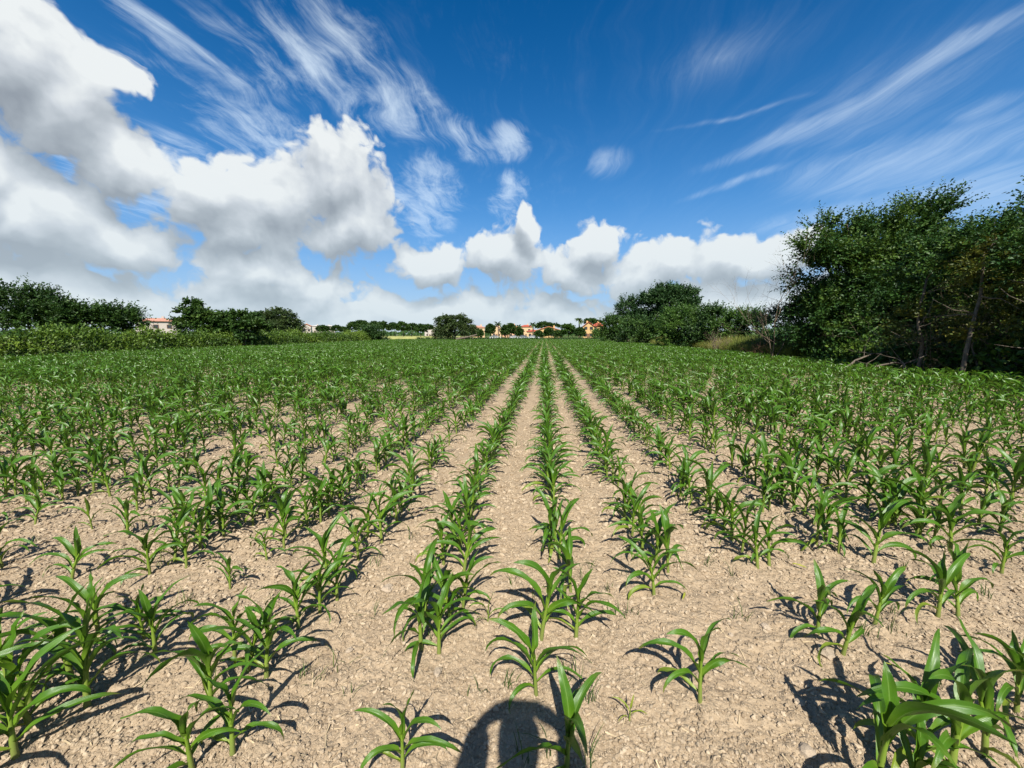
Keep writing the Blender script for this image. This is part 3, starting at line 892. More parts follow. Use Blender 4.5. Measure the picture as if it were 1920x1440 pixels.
TREE_LABELS = [
    'biggest dark leafy tree with spiky top at the right edge of the field',
    'middle tree of the right clump with thin trunks and layered branches',
    'tree cut by the right picture edge with dark layered foliage',
    'slender sapling on a thin stem just left of the biggest tree',
    'grey green shrub behind the bare tree on the right',
    'bright green bush in front of the tall poplar trees',
    'dark green bush right of the bright bush before the poplars',
    'yellowish green bush behind the small dry shrub on the right',
    'dark bush left of the bare tree on the right edge',
    'dark round bush farthest along the right edge beside the yellow house',
    'mid green bush at the foot of the leftmost poplar',
    'low dark bush left of the bright green bush on the right',
    'rounded lowest poplar at the left end of the poplar group',
    'broad middle poplar of the group on the right',
    'tallest poplar with upswept branches at the right end of the group',
    'largest dark tree behind the bramble hedge at the left picture edge',
    'dark tree with feathery top second from the left picture edge',
    'smaller dark tree left of the long white house',
    'leafy tree with a tuft on top right of the long white house',
    'round leafy tree without tuft at the right end of the left clump',
    'small round willow left of the larger round willow',
    'large round pale willow standing behind the left hedge',
    'bush bulging from the far end of the left hedge',
    'dark spreading willow beside the pale wheat strip',
    'leftmost tree of the distant dark wood', 'highest tree at the left of the distant dark wood', 'third tree from the left in the distant wood',
    'fourth tree from the left in the distant wood', 'fifth tree from the left in the distant wood', 'sixth tree from the left in the distant wood',
    'seventh tree from the left in the distant wood', 'rightmost tree of the distant dark wood', 'low tree beside the long white shed roof',
    'small far tree right of the low white buildings on the left', 'tiny far tree between the white buildings and the distant wood', 'far tree in front of the low white buildings on the left skyline',
    'dark upright garden tree left of the first palm', 'dark round garden tree between first and second palms', 'narrow dark garden tree under the second palm',
    'small garden tree under the third palm', 'dark garden tree in front of the bright orange roof', 'low dark garden shrub right of the parked cars',
    'low garden shrub at the foot of the dark spreading willow', 'low green shrub below the right end of the orange roof',
    'yellow green bush between the orange roof and the tall palm', 'dark shrub at the foot of the tall palm',
    'flat topped umbrella pine behind the bright orange roof', 'flat dark pine crown behind the yellow gabled house',
]

def make_tree(i, x, y, dist, lobes, kind):
    nm = {'big': 'broadleaf_tree', 'big2': 'broadleaf_tree', 'big3': 'broadleaf_tree', 'sapling': 'sapling', 'greyshrub': 'shrub', 'bush': 'bush', 'bush_bright': 'bush',
          'bush_dark': 'bush', 'poplar': 'poplar_tree', 'poplar_up': 'poplar_tree', 'dark': 'broadleaf_tree', 'round': 'broadleaf_tree', 'willow': 'willow_tree',
          'far': 'distant_tree', 'town': 'garden_tree', 'townlight': 'bush', 'pine': 'pine_tree'}[kind]
    cat = 'bush' if nm in ('bush', 'shrub') else 'tree'
    grp = {'far': 'trees of the distant wood', 'town': 'garden trees in the village', 'dark': 'dark trees behind the left hedge', 'poplar': 'poplars on the right', 'poplar_up': 'poplars on the right',
           'big': 'tall trees at the right edge', 'big2': 'tall trees at the right edge', 'big3': 'tall trees at the right edge', 'bush': 'bushes along the right edge',
           'bush_bright': 'bushes along the right edge', 'bush_dark': 'bushes along the right edge', 'willow': 'willows on the left', 'round': 'leafy trees of the left clump'}.get(kind)
    root = empty(nm, (x, y, 0), TREE_LABELS[i], cat, grp)
    L = []
    rr = np.random.default_rng(100 + i)
    for (lx, ly, lz, rh, rv) in lobes:
        dep = rh * rr.uniform(0.85, 1.1)
        off = rr.normal(0, 0.25) * rh
        L.append((lx + off * 0.08, ly + off, max(lz, rv * 0.55), rh, dep, rv))
    s = 500 + i * 7
    if kind in ('big', 'big2', 'big3'):
        area = sum(l[3] * l[5] for l in L)
        foliage('crown', L, 0.20, int(13 * area) + 40, 14, 14, 1.30, M['leaf_big'], root, s, bias=(0.20, 0.0, 0.28), droop=0.03, slim=0.30, zmin=0.4, tint=(0.0, 0.95))
        trunk_mesh(L, {'big': 0.30, 'big2': 0.20, 'big3': 0.22}[kind], M['bark'], root, s + 1, stems={'big': 2, 'big2': 3, 'big3': 3}[kind], spread=0.55)
    elif kind == 'dark':
        area = sum(l[3] * l[5] for l in L)
        foliage('crown', L, 0.30, int(9 * area) + 30, 11, 10, 1.25, M['leaf_dark'], root, s, bias=(0.25, 0, 0.30), droop=0.1, slim=0.26, tint=(0.0, 0.65))
        trunk_mesh(L, 0.2, M['bark'], root, s + 1, stems=2)
    elif kind == 'round':
        area = sum(l[3] * l[5] for l in L)
        foliage('crown', L, 0.32, int(11 * area) + 30, 9, 10, 0.75, M['leaf_dark'], root, s, bias=(0, 0, 0.2), droop=0.2, slim=0.36, tint=(0.15, 0.9))
        trunk_mesh(L, 0.15, M['bark'], root, s + 1, stems=2)
    elif kind in ('poplar', 'poplar_up'):
        area = sum(l[3] * l[5] for l in L)
        up = 0.55 if kind == 'poplar' else 1.1
        foliage('crown', L, 0.42, int(5.0 * area) + 30, 10, 9, 1.3, M['leaf_poplar'], root, s, bias=(0.25, 0, up), droop=0.0, slim=0.34, tint=(0.0, 0.8))
        trunk_mesh(L, 0.25, M['bark'], root, s + 1)
    elif kind == 'willow':
        area = sum(l[3] * l[5] for l in L)
        foliage('crown', L, 0.52, int(6.0 * area) + 40, 10, 9, 1.5, M['leaf_willow'], root, s, bias=(0, 0, 0.1), droop=0.6, slim=0.24, tint=(0.0, 0.9))
        trunk_mesh(L, 0.35, M['bark'], root, s + 1)
    elif kind in ('bush', 'bush_bright', 'bush_dark', 'greyshrub', 'sapling'):
        area = sum(l[3] * l[5] for l in L)
        mt = {'bush': 'leaf_mid', 'bush_bright': 'leaf_bright', 'bush_dark': 'leaf_dark', 'greyshrub': 'leaf_grey', 'sapling': 'leaf_big'}[kind]
        lf = 0.16 if dist < 35 else (0.24 if dist < 50 else 0.34)
        den = {0.16: 24, 0.24: 15, 0.34: 10}[lf]
        if kind == 'greyshrub': den *= 0.6
        if kind != 'sapling':
            wid = max(l[3] for l in L)
            L += [(q * wid * 0.6, rr.normal(0, .3), 0.75, wid * 0.75, wid * 0.7, 0.8) for q in (-1, 1)]
            area = sum(l[3] * l[5] for l in L)
        foliage('crown', L, lf, int(den * area) + 30, 9, 10, lf * 4.5, M[mt], root, s, bias=(0.1, 0, 0.35), droop=0.1, slim=0.3, zmin=0.04, tint=(0.05, 0.85))
        trunk_mesh(L, 0.07 if kind != 'sapling' else 0.06, M['bark'], root, s + 1, stems=1 if kind == 'sapling' else 3, spread=0.3, sides=6)
    elif kind == 'pine':
        foliage('crown', L, 0.8, 130, 8, 8, 0.9, M['leaf_dark'], root, s, bias=(0, 0, 0.4), droop=0.0, slim=0.3)
        trunk_mesh(L, 0.4, M['bark'], root, s + 1, sides=6)
    else:
        mt = {'far': 'leaf_dark', 'town': 'leaf_dark', 'townlight': 'leaf_bright'}[kind]
        foliage('crown', L, 0.5, 120, 8, 8, 0.55, M[mt], root, s, bias=(0, 0, 0.25), droop=0.1, slim=0.34, tint=(0.0, 0.8))
        trunk_mesh(L, 0.2, M['bark'], root, s + 1, sides=5)
    return root

for i, t in enumerate(TREES): make_tree(i, *t)

# trees of the same row that stand nearer than the picture's right edge and shade the others
for j, (x, y, hh) in enumerate(((17.6, 8.6, 8.2), (18.0, 4.2, 8.8))):
    root = empty('broadleaf_tree', (x, y, 0), ['tree standing just beyond the right picture edge', 'tree farther back along the right field edge beside the photographer'][j], 'tree', 'tall trees at the right edge')
    L = [(0, 0, hh * 0.72, 2.4, 2.4, 2.1), (-0.8, 1.0, hh * 0.5, 2.3, 2.3, 1.9), (0.9, -0.8, hh * 0.45, 2.3, 2.3, 1.9), (0.3, 0.6, hh * 0.3, 2.4, 2.2, 1.5)]
    foliage('crown', L, 0.20, 210, 13, 11, 1.0, M['leaf_big'], root, 900 + j, bias=(0.3, 0, 0.2), droop=0.1, slim=0.28, zmin=0.5)
    trunk_mesh(L, 0.25, M['bark'], root, 910 + j, stems=2)

# ------------------------------------------------------------------ hedges
def hedge(name, label, path, height, depth, leaf, per_m, mat, seed, group=None):
    """a bank of leafy shoots along a polyline"""
    r = np.random.default_rng(seed)
    P = np.array(path, float); seg = np.linalg.norm(np.diff(P, axis=0), axis=1); cum = np.concatenate([[0], np.cumsum(seg)])
    o = empty(name, (P[0][0], P[0][1], 0), label, 'hedge', group)
    n = int(cum[-1] * per_m)
    s = r.uniform(0, cum[-1], n)
    px = np.interp(s, cum, P[:, 0]) - P[0][0]; py = np.interp(s, cum, P[:, 1]) - P[0][1]
    hh = np.interp(s, cum, height) if hasattr(height, '__len__') else np.full(n, height)
    hh = hh * (1 + 0.34 * vnoise(s * 0.45, s * 0 + seed, 1) + 0.28 * vnoise(s * 1.4, s * 0 + seed, 2))
    th = r.uniform(-0.05 * pi, 1.05 * pi, n)
    q = r.uniform(0.55, 1.02, n)
    across = np.cos(th) * depth * q * (1 + 0.4 * vnoise(s * 0.9, th * 2, 4)); z = np.maximum(0.08, np.sin(th) * hh * q)
    dirx = np.gradient(P[:, 0]).mean(); diry = np.gradient(P[:, 1]).mean(); dn = math.hypot(dirx, diry)
    nx, ny = diry / dn, -dirx / dn
    c = np.stack([px + nx * across, py + ny * across, z], 1)
    K = 5
    ci = np.repeat(np.arange(n), K); m = len(ci)
    out = unit(np.stack([nx * np.cos(th), ny * np.cos(th), np.abs(np.sin(th)) + 0.25], 1))[ci]
    d = unit(out + r.normal(size=(m, 3)) * 0.6)
    p = c[ci] + r.normal(size=(m, 3)) * leaf * 0.9
    nr = unit(out * 0.8 + np.array([0, 0, 0.5]) + r.normal(size=(m, 3)) * 0.5)
    w = unit(np.cross(nr, d)); nn = unit(np.cross(d, w))
    ll = leaf * r.uniform(0.6, 1.35, m)
    V = np.stack([p, p + d * (ll * .45)[:, None] + w * (ll * .34)[:, None] + nn * (ll * .1)[:, None], p + d * ll[:, None], p + d * (ll * .45)[:, None] - w * (ll * .34)[:, None] + nn * (ll * .1)[:, None]], 1)
    V[:, :, 2] = np.maximum(V[:, :, 2], 0.02)
    ti = np.clip(0.45 + 0.8 * vnoise(s * 0.35, z * 1.2, 7) + 0.5 * vnoise(s * 1.7, z * 3, 8) + r.normal(0, 0.1, n), 0, 1)
    ti = np.repeat(np.clip(ti[ci] + r.normal(0, 0.08, m), 0, 1), 4)
    link('foliage', mesh('foliage', V.reshape(-1, 3), np.arange(m * 4).reshape(-1, 4), False, {'tint': ti}), o, M[mat])
    # the woody inside of the hedge
    b = Build()
    for s0 in np.arange(0.5, cum[-1], 1.2):
        x0 = np.interp(s0, cum, P[:, 0]) - P[0][0]; y0 = np.interp(s0, cum, P[:, 1]) - P[0][1]
        for q in range(3):
            b.tube(wob((x0 + r.normal(0, .2), y0 + r.normal(0, .2), -0.05), (x0 + r.normal(0, depth * .5), y0 + r.normal(0, .6), np.mean(height) * .75), 4, 0.06, r), np.linspace(0.02, 0.006, 4), 4)
    b.done('stems', M['bark'], o)['kind'] = 'stuff'
    return o

hy = [(left_edge(y) - 1.9, y) for y in (4.0, 12.0, 20.0, 30.0, 45.0, 60.0, 75.0, 92.0)]
hedge('bramble_hedge', 'long bramble hedge along the whole left edge of the maize field', hy, [1.95, 1.95, 1.95, 1.95, 2.0, 2.0, 2.05, 2.1], 1.6, 0.19, 190, 'leaf_bramble', 31)
hedge('low_hedge', 'bright green clipped hedge in front of the yellow gabled house', [(17.2, 139.5), (24.3, 138.5)], 3.1, 1.6, 0.55, 70, 'leaf_bright', 33)
hedge('weedy_bank', 'low weedy bank closing the far end of the maize rows', [(-36.0, 107.5), (-10.0, 108.5), (16.0, 107.5)], 0.55, 0.9, 0.28, 55, 'leaf_mid', 35)

hedge('undergrowth', 'dark thicket filling the shade under and behind the right trees', [(19.0, 5.0), (18.6, 12.0), (19.4, 19.0), (19.0, 27.0), (19.2, 40.0)], [3.0, 3.2, 3.2, 2.2, 1.6], 1.7, 0.24, 95, 'leaf_dark', 36)

hedge('undergrowth', 'low dark scrub along the field edge at the foot of the right trees', [(15.9, 6.0), (15.9, 12.0), (16.1, 18.0), (16.2, 24.5)], [1.5, 1.7, 1.7, 1.2], 0.9, 0.2, 130, 'leaf_big', 37)

# far belt of trees on the horizon, one mass
def treeline():
    r = np.random.default_rng(77)
    V = []; T = []
    n = 26000
    a = rad(-5) + r.uniform(rad(-88), rad(88), n)
    d = r.uniform(400, 560, n)
    hh = 4.6 + 3.0 * vnoise(a * 22, a * 0, 3) + 3.0 * vnoise(a * 90, a * 0, 4)
    z = np.maximum(0.3, hh * r.uniform(0, 1, n) ** 0.7)
    c = np.stack([np.sin(a) * d, np.cos(a) * d, z], 1)
    nrm = unit(np.array([0, -0.5, 0.6]) + r.normal(size=(n, 3)) * 0.6)
    u = unit(np.cross(nrm, r.normal(size=(n, 3)))); w = np.cross(nrm, u)
    s = r.uniform(0.8, 1.7, n)[:, None]
    V = np.stack([c - u * s, c - w * s * .7, c + u * s, c + w * s * .7], 1)
    V[:, :, 2] = np.maximum(V[:, :, 2], 0.0)
    o = link('distant_woods', mesh('distant_woods', V.reshape(-1, 3), np.arange(n * 4).reshape(-1, 4), False, {'tint': np.repeat(np.clip(r.normal(.35, .2, n), 0, 1), 4)}), None, M['leaf_dark'])
    tag(o, 'far low belt of woods along the horizon', 'woods', None, 'stuff')
treeline()

# ------------------------------------------------------------------ dry brush, bare tree and tall grass on the right edge
t = empty('bare_tree', (14.6, 25.6, 0), 'leafless grey tree with fine upright twigs left of the biggest tree', 'tree')
twigs('trunk', 7.0, 0.5, 3, 4, M['twig'], t, 41, 0.045, 1.5)
t = empty('dry_shrub', (15.2, 28.0, 0), 'reddish dry shrub at the foot of the bare tree', 'shrub', 'dry shrubs on the right edge')
twigs('twigs', 2.0, 1.6, 14, 3, M['twig_red'], t, 42, 0.018, 0.7)
t = empty('dry_shrub', (14.6, 33.8, 0), 'small dry brown shrub before the yellowish green bush', 'shrub', 'dry shrubs on the right edge')
twigs('twigs', 2.4, 1.0, 8, 3, M['twig'], t, 43, 0.025, 1.0)
t = empty('dry_brush', (15.8, 16.4, 0), 'tangle of dead brown branches between the trees on the far right', 'brush')
twigs('twigs', 3.4, 2.0, 22, 4, M['twig'], t, 44, 0.022, 0.7, limit=5200)
foliage('leaves', [(0.6, -0.3, 3.0, 1.3, 1.0, 1.2), (-0.8, 0.2, 2.0, 1.2, 1.0, 1.0)], 0.14, 60, 8, 8, 0.6, M['leaf_yellow'], t, 45, droop=0.2, tint=(0.0, 0.6))
t = empty('yellowing_shrub', (15.5, 14.5, 0), 'shrub with yellowing leaves before the tree cut by the picture edge', 'shrub')
foliage('leaves', [(-0.2, 0.2, 4.0, 1.2, 1.0, 0.8), (0.6, -0.6, 3.0, 1.1, 1.0, 1.2), (0.2, 0.2, 1.7, 1.1, 1.0, 1.0)], 0.15, 100, 8, 9, 0.6, M['leaf_yellow'], t, 46, droop=0.2, tint=(0.1, 0.9))
for q in range(5): twigs('stem', 4.0, 0.8, 1, 2, M['bark_pale'], t, 470 + q, 0.045, 1.0)
for j, (x, y, h, lean, lab) in enumerate(((14.5, 14.6, 4.2, .3, 'thin leaning trunk under the dark trees, left of the yellowing shrub'), (14.9, 16.6, 3.8, -.2, 'thin dark trunk deep under the middle tree of the right clump'), (14.7, 12.9, 3.6, .1, 'thin stem nearest the right picture edge under the trees'))):
    t = empty('young_tree', (x, y, 0), lab, 'tree', 'thin trunks under the right trees')
    r = np.random.default_rng(300 + j); b = Build()
    top = (lean * 1.5, lean, h); P = wob((0, 0, -0.1), top, 8, 0.05, r)
    b.tube(P, np.linspace(0.075, 0.035, 8), 7)
    for q in range(6):
        i0 = int(r.integers(3, 8)); b.tube(wob(P[i0], P[i0] + unit(r.normal(size=3) + np.array([0, 0, .6])) * 1.3, 5, .05, r), np.linspace(.025, .006, 5), 4)
    b.done('trunk', M['bark_pale'], t, True)
    foliage('crown', [(top[0], top[1], h + .3, 1.0, 1.0, .8)], 0.15, 28, 9, 9, 0.7, M['leaf_big'], t, 310 + j)
for j, (x, y, ln, a) in enumerate(((13.4, 17.2, 3.6, 0.5), (13.0, 16.0, 2.6, -0.3))):
    b = Build(); r = np.random.default_rng(330 + j)
    P = wob((-ln / 2 * cos(a), -ln / 2 * sin(a), .25), (ln / 2 * cos(a), ln / 2 * sin(a), .9), 8, .09, r)
    b.tube(P, np.linspace(.05, .015, 8), 6)
    for q in range(5):
        i0 = int(r.integers(2, 7)); b.tube(wob(P[i0], P[i0] + unit(r.normal(size=3)) * .9, 4, .05, r), np.linspace(.018, .004, 4), 4)
    o = b.done('fallen_branch', M['bark_pale'], None, True); o.location = (x, y, 0)
    tag(o, ['longer pale dead branch lying in the shade under the biggest tree', 'shorter dead branch lying nearer the maize under the trees'][j], 'branch', 'dead branches under the right trees')

def blades(name, label, pts, h, w, mat, seed, curve=0.35, kind='stuff', cat='grass', per=1):
    r = np.random.default_rng(seed)
    n = len(pts); c = np.array(pts, float)
    a = r.uniform(0, 2 * pi, n); hh = np.array(h) * r.uniform(0.6, 1.25, n)
    d = np.stack([np.cos(a), np.sin(a), np.zeros(n)], 1); s = np.stack([-np.sin(a), np.cos(a), np.zeros(n)], 1)
    cv = curve * r.uniform(0.3, 1.6, n)
    rows = []
    for t, ww in ((0, 1.0), (0.4, 0.9), (0.75, 0.6), (1.0, 0.08)):
        ctr = c + d * (hh * cv * t * t)[:, None] + np.array([0, 0, 1.0]) * (hh * (t - 0.35 * cv * t * t))[:, None]
        rows += [ctr - s * w * ww / 2, ctr + s * w * ww / 2]
    V = np.stack(rows, 1)
    b0 = (np.arange(n) * 8)[:, None]
    F = np.concatenate([b0 + np.array([[0, 1, 3, 2]]), b0 + np.array([[2, 3, 5, 4]]), b0 + np.array([[4, 5, 7, 6]])], 0)
    ti = np.clip(0.4 + 0.9 * vnoise(c[:, 0] * .5, c[:, 1] * .5, 3) + r.normal(0, .16, n), 0, 1)
    o = link(name, mesh(name, V.reshape(-1, 3), F, False, {'tint': np.repeat(ti, 8)}), None, mat)
    return tag(o, label, cat, None, kind)

M['grass_tall'] = leaf_mat('tall_grass_blades', (0.055, 0.100, 0.014), (0.150, 0.185, 0.028), (0.320, 0.280, 0.090), 0.25, 0.6, 0.25)
M['grass_weed'] = leaf_mat('weed_blades', (0.035, 0.075, 0.014), (0.065, 0.110, 0.020), (0.150, 0.170, 0.045), 0.25, 0.6, 0.25)
r_ = np.random.default_rng(5)
n_ = 34000
yy = 25.0 + 32 * r_.uniform(0, 1, n_) ** 1.25; xx = right_edge(yy) + 0.25 + np.abs(r_.normal(0, 1.5, n_))
blades('tall_grass', 'tall yellow green grass along the right edge of the field', np.stack([xx, yy, np.zeros(n_)], 1), 0.70 + 0.80 * np.clip((xx - right_edge(yy)) / 1.8, 0, 1), 0.034, M['grass_tall'], 6)
n_ = 16000
yy = 8 + 98 * r_.uniform(0, 1, n_) ** 1.3; xx = np.where(r_.uniform(size=n_) < 0.5, left_edge(yy) - 0.1 - np.abs(r_.normal(0, .4, n_)), right_edge(yy) + 0.2 + np.abs(r_.normal(0, .5, n_)))
blades('verge_grass', 'short grass verge between the maize and the hedges', np.stack([xx, yy, np.zeros(n_)], 1), np.full(n_, 0.35), 0.03, M['grass_weed'], 7)

# ------------------------------------------------------------------ village
def house(x, y, w, z_ridge, z_eave, wall, roof, kind, label):
    face = math.degrees(math.atan2(-x, y))
    root = empty('house', (x, y, 0), label, 'house', 'houses beyond the field', rad(face * 0.8))
    d = max(6.0, min(10.0, w * 0.55))
    b = Build(); b.box(-w / 2, w / 2, -d / 2, d / 2, -0.2, z_eave)
    if kind == 'gable':
        b.poly([(-w / 2, -d / 2, z_eave), (w / 2, -d / 2, z_eave), (0, -d / 2, z_ridge - 0.15), (-w / 2, d / 2, z_eave), (w / 2, d / 2, z_eave), (0, d / 2, z_ridge - 0.15)],
               [(0, 1, 2), (4, 3, 5), (0, 2, 5, 3), (1, 4, 5, 2)])
    b.done('wall', M[wall + '_wall'], root)
    b = Build(); o = 0.45; th = 0.22
    if kind == 'gable':
        for s in (-1, 1):
            e = (s * (w / 2 + o), z_eave - o * (z_ridge - z_eave) / (w / 2))
            pts = [(e[0], -d / 2 - o, e[1]), (0, -d / 2 - o, z_ridge), (0, d / 2 + o, z_ridge), (e[0], d / 2 + o, e[1])]
            b.poly(pts + [(p[0], p[1], p[2] + th) for p in pts], [(0, 1, 2, 3), (4, 7, 6, 5), (0, 4, 5, 1), (1, 5, 6, 2), (2, 6, 7, 3), (3, 7, 4, 0)])
    else:
        rl = max(0.5, w / 2 - d / 2)
        E_ = [(-w / 2 - o, -d / 2 - o, z_eave), (w / 2 + o, -d / 2 - o, z_eave), (w / 2 + o, d / 2 + o, z_eave), (-w / 2 - o, d / 2 + o, z_eave)]
        U = [(p[0], p[1], z_eave + th) for p in E_]
        b.poly(E_ + U + [(-rl, 0, z_ridge), (rl, 0, z_ridge)], [(0, 3, 2, 1), (0, 1, 5, 4), (1, 2, 6, 5), (2, 3, 7, 6), (3, 0, 4, 7), (4, 5, 9, 8), (6, 7, 8, 9), (5, 6, 9), (7, 4, 8)])
    rf = b.done('roof', M[roof + '_roof'], root)
    r = random.Random(label)
    b = Build(); cx = w * r.uniform(-.3, .3); b.box(cx - .35, cx + .35, .4, 1.1, z_eave, z_ridge + .7); b.done('chimney', M[wall + '_wall'], rf)
    nw = max(2, int(w / 3.0)); storeys = 2 if z_eave > 4.6 else 1
    for s in range(storeys):
        for i in range(nw):
            cx = -w / 2 + (i + .5) * w / nw; z0 = 0.9 + s * 2.9
            if z0 + 1.3 > z_eave: continue
            f = Build()
            for a in ((-.68, -.55, z0, z0 + 1.3), (.55, .68, z0, z0 + 1.3), (-.55, .55, z0, z0 + .12), (-.55, .55, z0 + 1.18, z0 + 1.3)):
                f.box(cx + a[0], cx + a[1], -d / 2 - .08, -d / 2 - .003, a[2], a[3])
            fo = f.done('window', M['shutter'], root)
            g = Build(); g.box(cx - .547, cx + .547, -d / 2 - .04, -d / 2 - .005, z0 + .123, z0 + 1.177); g.done('pane', M['pane'], fo)
    if z_eave > 2.3:
        g = Build(); g.box(-w / 2 + w / nw - .5, -w / 2 + w / nw + .5, -d / 2 - .05, -d / 2 - .004, -0.1, 2.1); g.done('door', M['shutter'], root)
    return root

for (x, y, w, zr, ze, wall, roof, kind, lab) in HOUSES:
    house(x, y, w, zr, ze, wall, roof, kind, lab)

M['palm_trunk'] = plain('palm_trunk', (0.14, 0.105, 0.07), 0.9, 0.1, 0.3, 4)
M['palm_frond'] = plain('palm_frond', (0.045, 0.075, 0.022), 0.6, 0.3, 0.3, 1)
PL = ['leftmost palm between the village houses', 'second palm from the left between the village houses', 'small third palm before the cream house', 'fourth palm left of the umbrella pine', 'tall fan palm standing alone left of the yellow gabled house']
for i, (x, y, zt, d) in enumerate(PALMS):
    root = empty('palm_tree', (x, y, 0), PL[i], 'palm tree', 'palms in the village')
    r = np.random.default_rng(60 + i)
    hc = zt - 1.2
    b = Build(); P = wob((0, 0, -.1), (r.normal(0, .3), 0, hc), 6, .06, r); b.tube(P, np.linspace(.32, .2, 6), 7); b.done('trunk', M['palm_trunk'], root, True)
    b = Build(); top = P[-1]
    for q in range(30):
        a = r.uniform(0, 2 * pi); e = r.uniform(-.25, 1.35); ln = r.uniform(1.7, 2.5)
        pts = []; p = top.copy(); ee = e
        for s in range(6):
            pts.append(p.copy()); p = p + np.array([cos(a) * cos(ee), sin(a) * cos(ee), sin(ee)]) * ln / 5; ee -= .34
        sd = np.array([-sin(a), cos(a), 0]); vs = []
        for s, p in enumerate(pts):
            ww = (.10, .30, .36, .33, .22, .03)[s]
            vs += [tuple(p - sd * ww + np.array([0, 0, -.16 * ww * 3])), tuple(p), tuple(p + sd * ww + np.array([0, 0, -.16 * ww * 3]))]
        b.poly(vs, [(s * 3 + c, s * 3 + c + 1, s * 3 + c + 4, s * 3 + c + 3) for s in range(5) for c in (0, 1)])
    b.done('crown', M['palm_frond'], root)

M['paint_white'] = plain('car_paint_white', (0.48, 0.48, 0.48), .3, .5, .02)
M['paint_grey'] = plain('car_paint_grey', (0.22, 0.23, 0.25), .3, .5, .02)
M['paint_silver'] = plain('car_paint_silver', (0.5, 0.51, 0.53), .3, .5, .02)
for (x, y, c, lab, az) in CARS:
    root = empty('parked_car', (x, y, 0), lab, 'car', 'cars parked before the village', rad(az))
    prof = [(-2.05, .35), (-2.1, .75), (-1.95, .95), (-1.0, 1.02), (1.1, .98), (1.95, .85), (2.1, .6), (2.05, .35)]
    b = Build(); n = len(prof)
    b.poly([(px, -.84, pz) for px, pz in prof] + [(px, .84, pz) for px, pz in prof], [tuple(range(n)), tuple(range(2 * n - 1, n - 1, -1))] + [(i, n + i, n + (i + 1) % n, (i + 1) % n) for i in range(n)])
    b.done('body', M['paint_' + c], root)
    b = Build(); lo = [(-1.75, .97), (1.0, .97)]; hi = [(-1.2, 1.42), (.25, 1.42)]
    b.poly([(lo[0][0], -.76, .99), (lo[1][0], -.76, .99), (lo[1][0], .76, .99), (lo[0][0], .76, .99), (hi[0][0], -.62, 1.42), (hi[1][0], -.62, 1.42), (hi[1][0], .62, 1.42), (hi[0][0], .62, 1.42)],
           [(0, 1, 5, 4), (1, 2, 6, 5), (2, 3, 7, 6), (3, 0, 4, 7), (4, 5, 6, 7)]); b.done('window', M['pane'], root)
    b = Build(); b.box(-1.22, .27, -.64, .64, 1.425, 1.47); b.done('roof', M['paint_' + c], root)
    for wx in (-1.25, 1.3):
        for wy in (-.86, .68):
            b = Build(); b.tube([(wx, wy, .32), (wx, wy + .09, .32), (wx, wy + .18, .32)], [.32, .32, .32], 12); b.poly([(wx + .32 * cos(a * pi / 6), wy - .001, .32 + .32 * sin(a * pi / 6)) for a in range(12)], [tuple(range(12))])
            b.done('wheel', M['rubber'], root)

# pale felled log by the dark willow
b = Build(); b.tube(wob((-2.6, 0, .5), (2.6, .4, 1.7), 7, .05, np.random.default_rng(3)), np.linspace(.28, .16, 7), 8)
b.tube([(-.6, 0, 0), (-.5, .1, 1.0)], [.12, .1], 6); b.tube([(1.6, .3, 0), (1.7, .35, 1.5)], [.1, .08], 6)
o = b.done('felled_log', M['bark_pale'], None, True); o.location = (-19.6, 96.5, 0.0)
tag(o, 'pale felled log propped aslant at the foot of the dark spreading willow', 'log')

# ------------------------------------------------------------------ maize
def maize_mat():
    m, k, out = material('maize_leaf')
    u = k.attr('across'); t = k.attr('along'); st = k.attr('stem')
    ob = k.new('ShaderNodeObjectInfo').outputs['Random']
    tc = k.new('ShaderNodeTexCoord').outputs['Object']
    n = k.noise(tc, 14.0, 4, 0.6)
    base = k.mix(n, (0.030, 0.090, 0.004), (0.074, 0.168, 0.007))
    base = k.mix(k.mul(ob, 0.45), base, (0.026, 0.078, 0.006))
    base = k.mix(k.step(ob, 0.75, 1.0, 0.0, 0.40), base, (0.085, 0.180, 0.014))
    base = k.mix(k.step(t, 0.0, 0.42, 0.80, 0.0), base, (0.150, 0.250, 0.020))
    base = k.mix(k.mul(k.step(t, 0.80, 1.0, 0.0, 0.75), k.step(k.noise(tc, 7.0, 3, 0.5), 0.45, 0.6)), base, (0.200, 0.165, 0.040))
    au = k.math('ABSOLUTE', u)
    base = k.mix(k.step(au, 0.03, 0.13, 0.62, 0.0), base, (0.130, 0.220, 0.045))
    vein = k.math('SINE', k.mul(u, 52.0))
    base = k.mix(k.step(vein, 0.2, 1.0, 0.0, 0.14), base, (0.100, 0.230, 0.035))
    base = k.mix(k.attr('pale'), base, (0.34, 0.34, 0.045))
    stem = k.ramp(t, [(0.0, (0.115, 0.060, 0.045)), (0.10, (0.190, 0.215, 0.060)), (0.5, (0.190, 0.270, 0.040)), (1.0, (0.150, 0.250, 0.020))])
    col = k.mix(st, base, stem)
    nrm = bump(k, k.add(k.mul(vein, 0.5), k.mul(k.step(au, 0.0, 0.15), 1.5)), 0.25, 0.0012)
    b = bsdf(k, col, 0.35, 0.40, nrm)
    tr = k.new('ShaderNodeBsdfTranslucent'); k.put(tr.inputs[0], k.mix(0.55, col, (0.18, 0.34, 0.02)))
    mx = k.new('ShaderNodeMixShader'); mx.inputs[0].default_value = 0.20
    k.l.new(b.outputs[0], mx.inputs[1]); k.l.new(tr.outputs[0], mx.inputs[2]); k.l.new(mx.outputs[0], out.inputs[0])
    return m
M['maize'] = maize_mat()

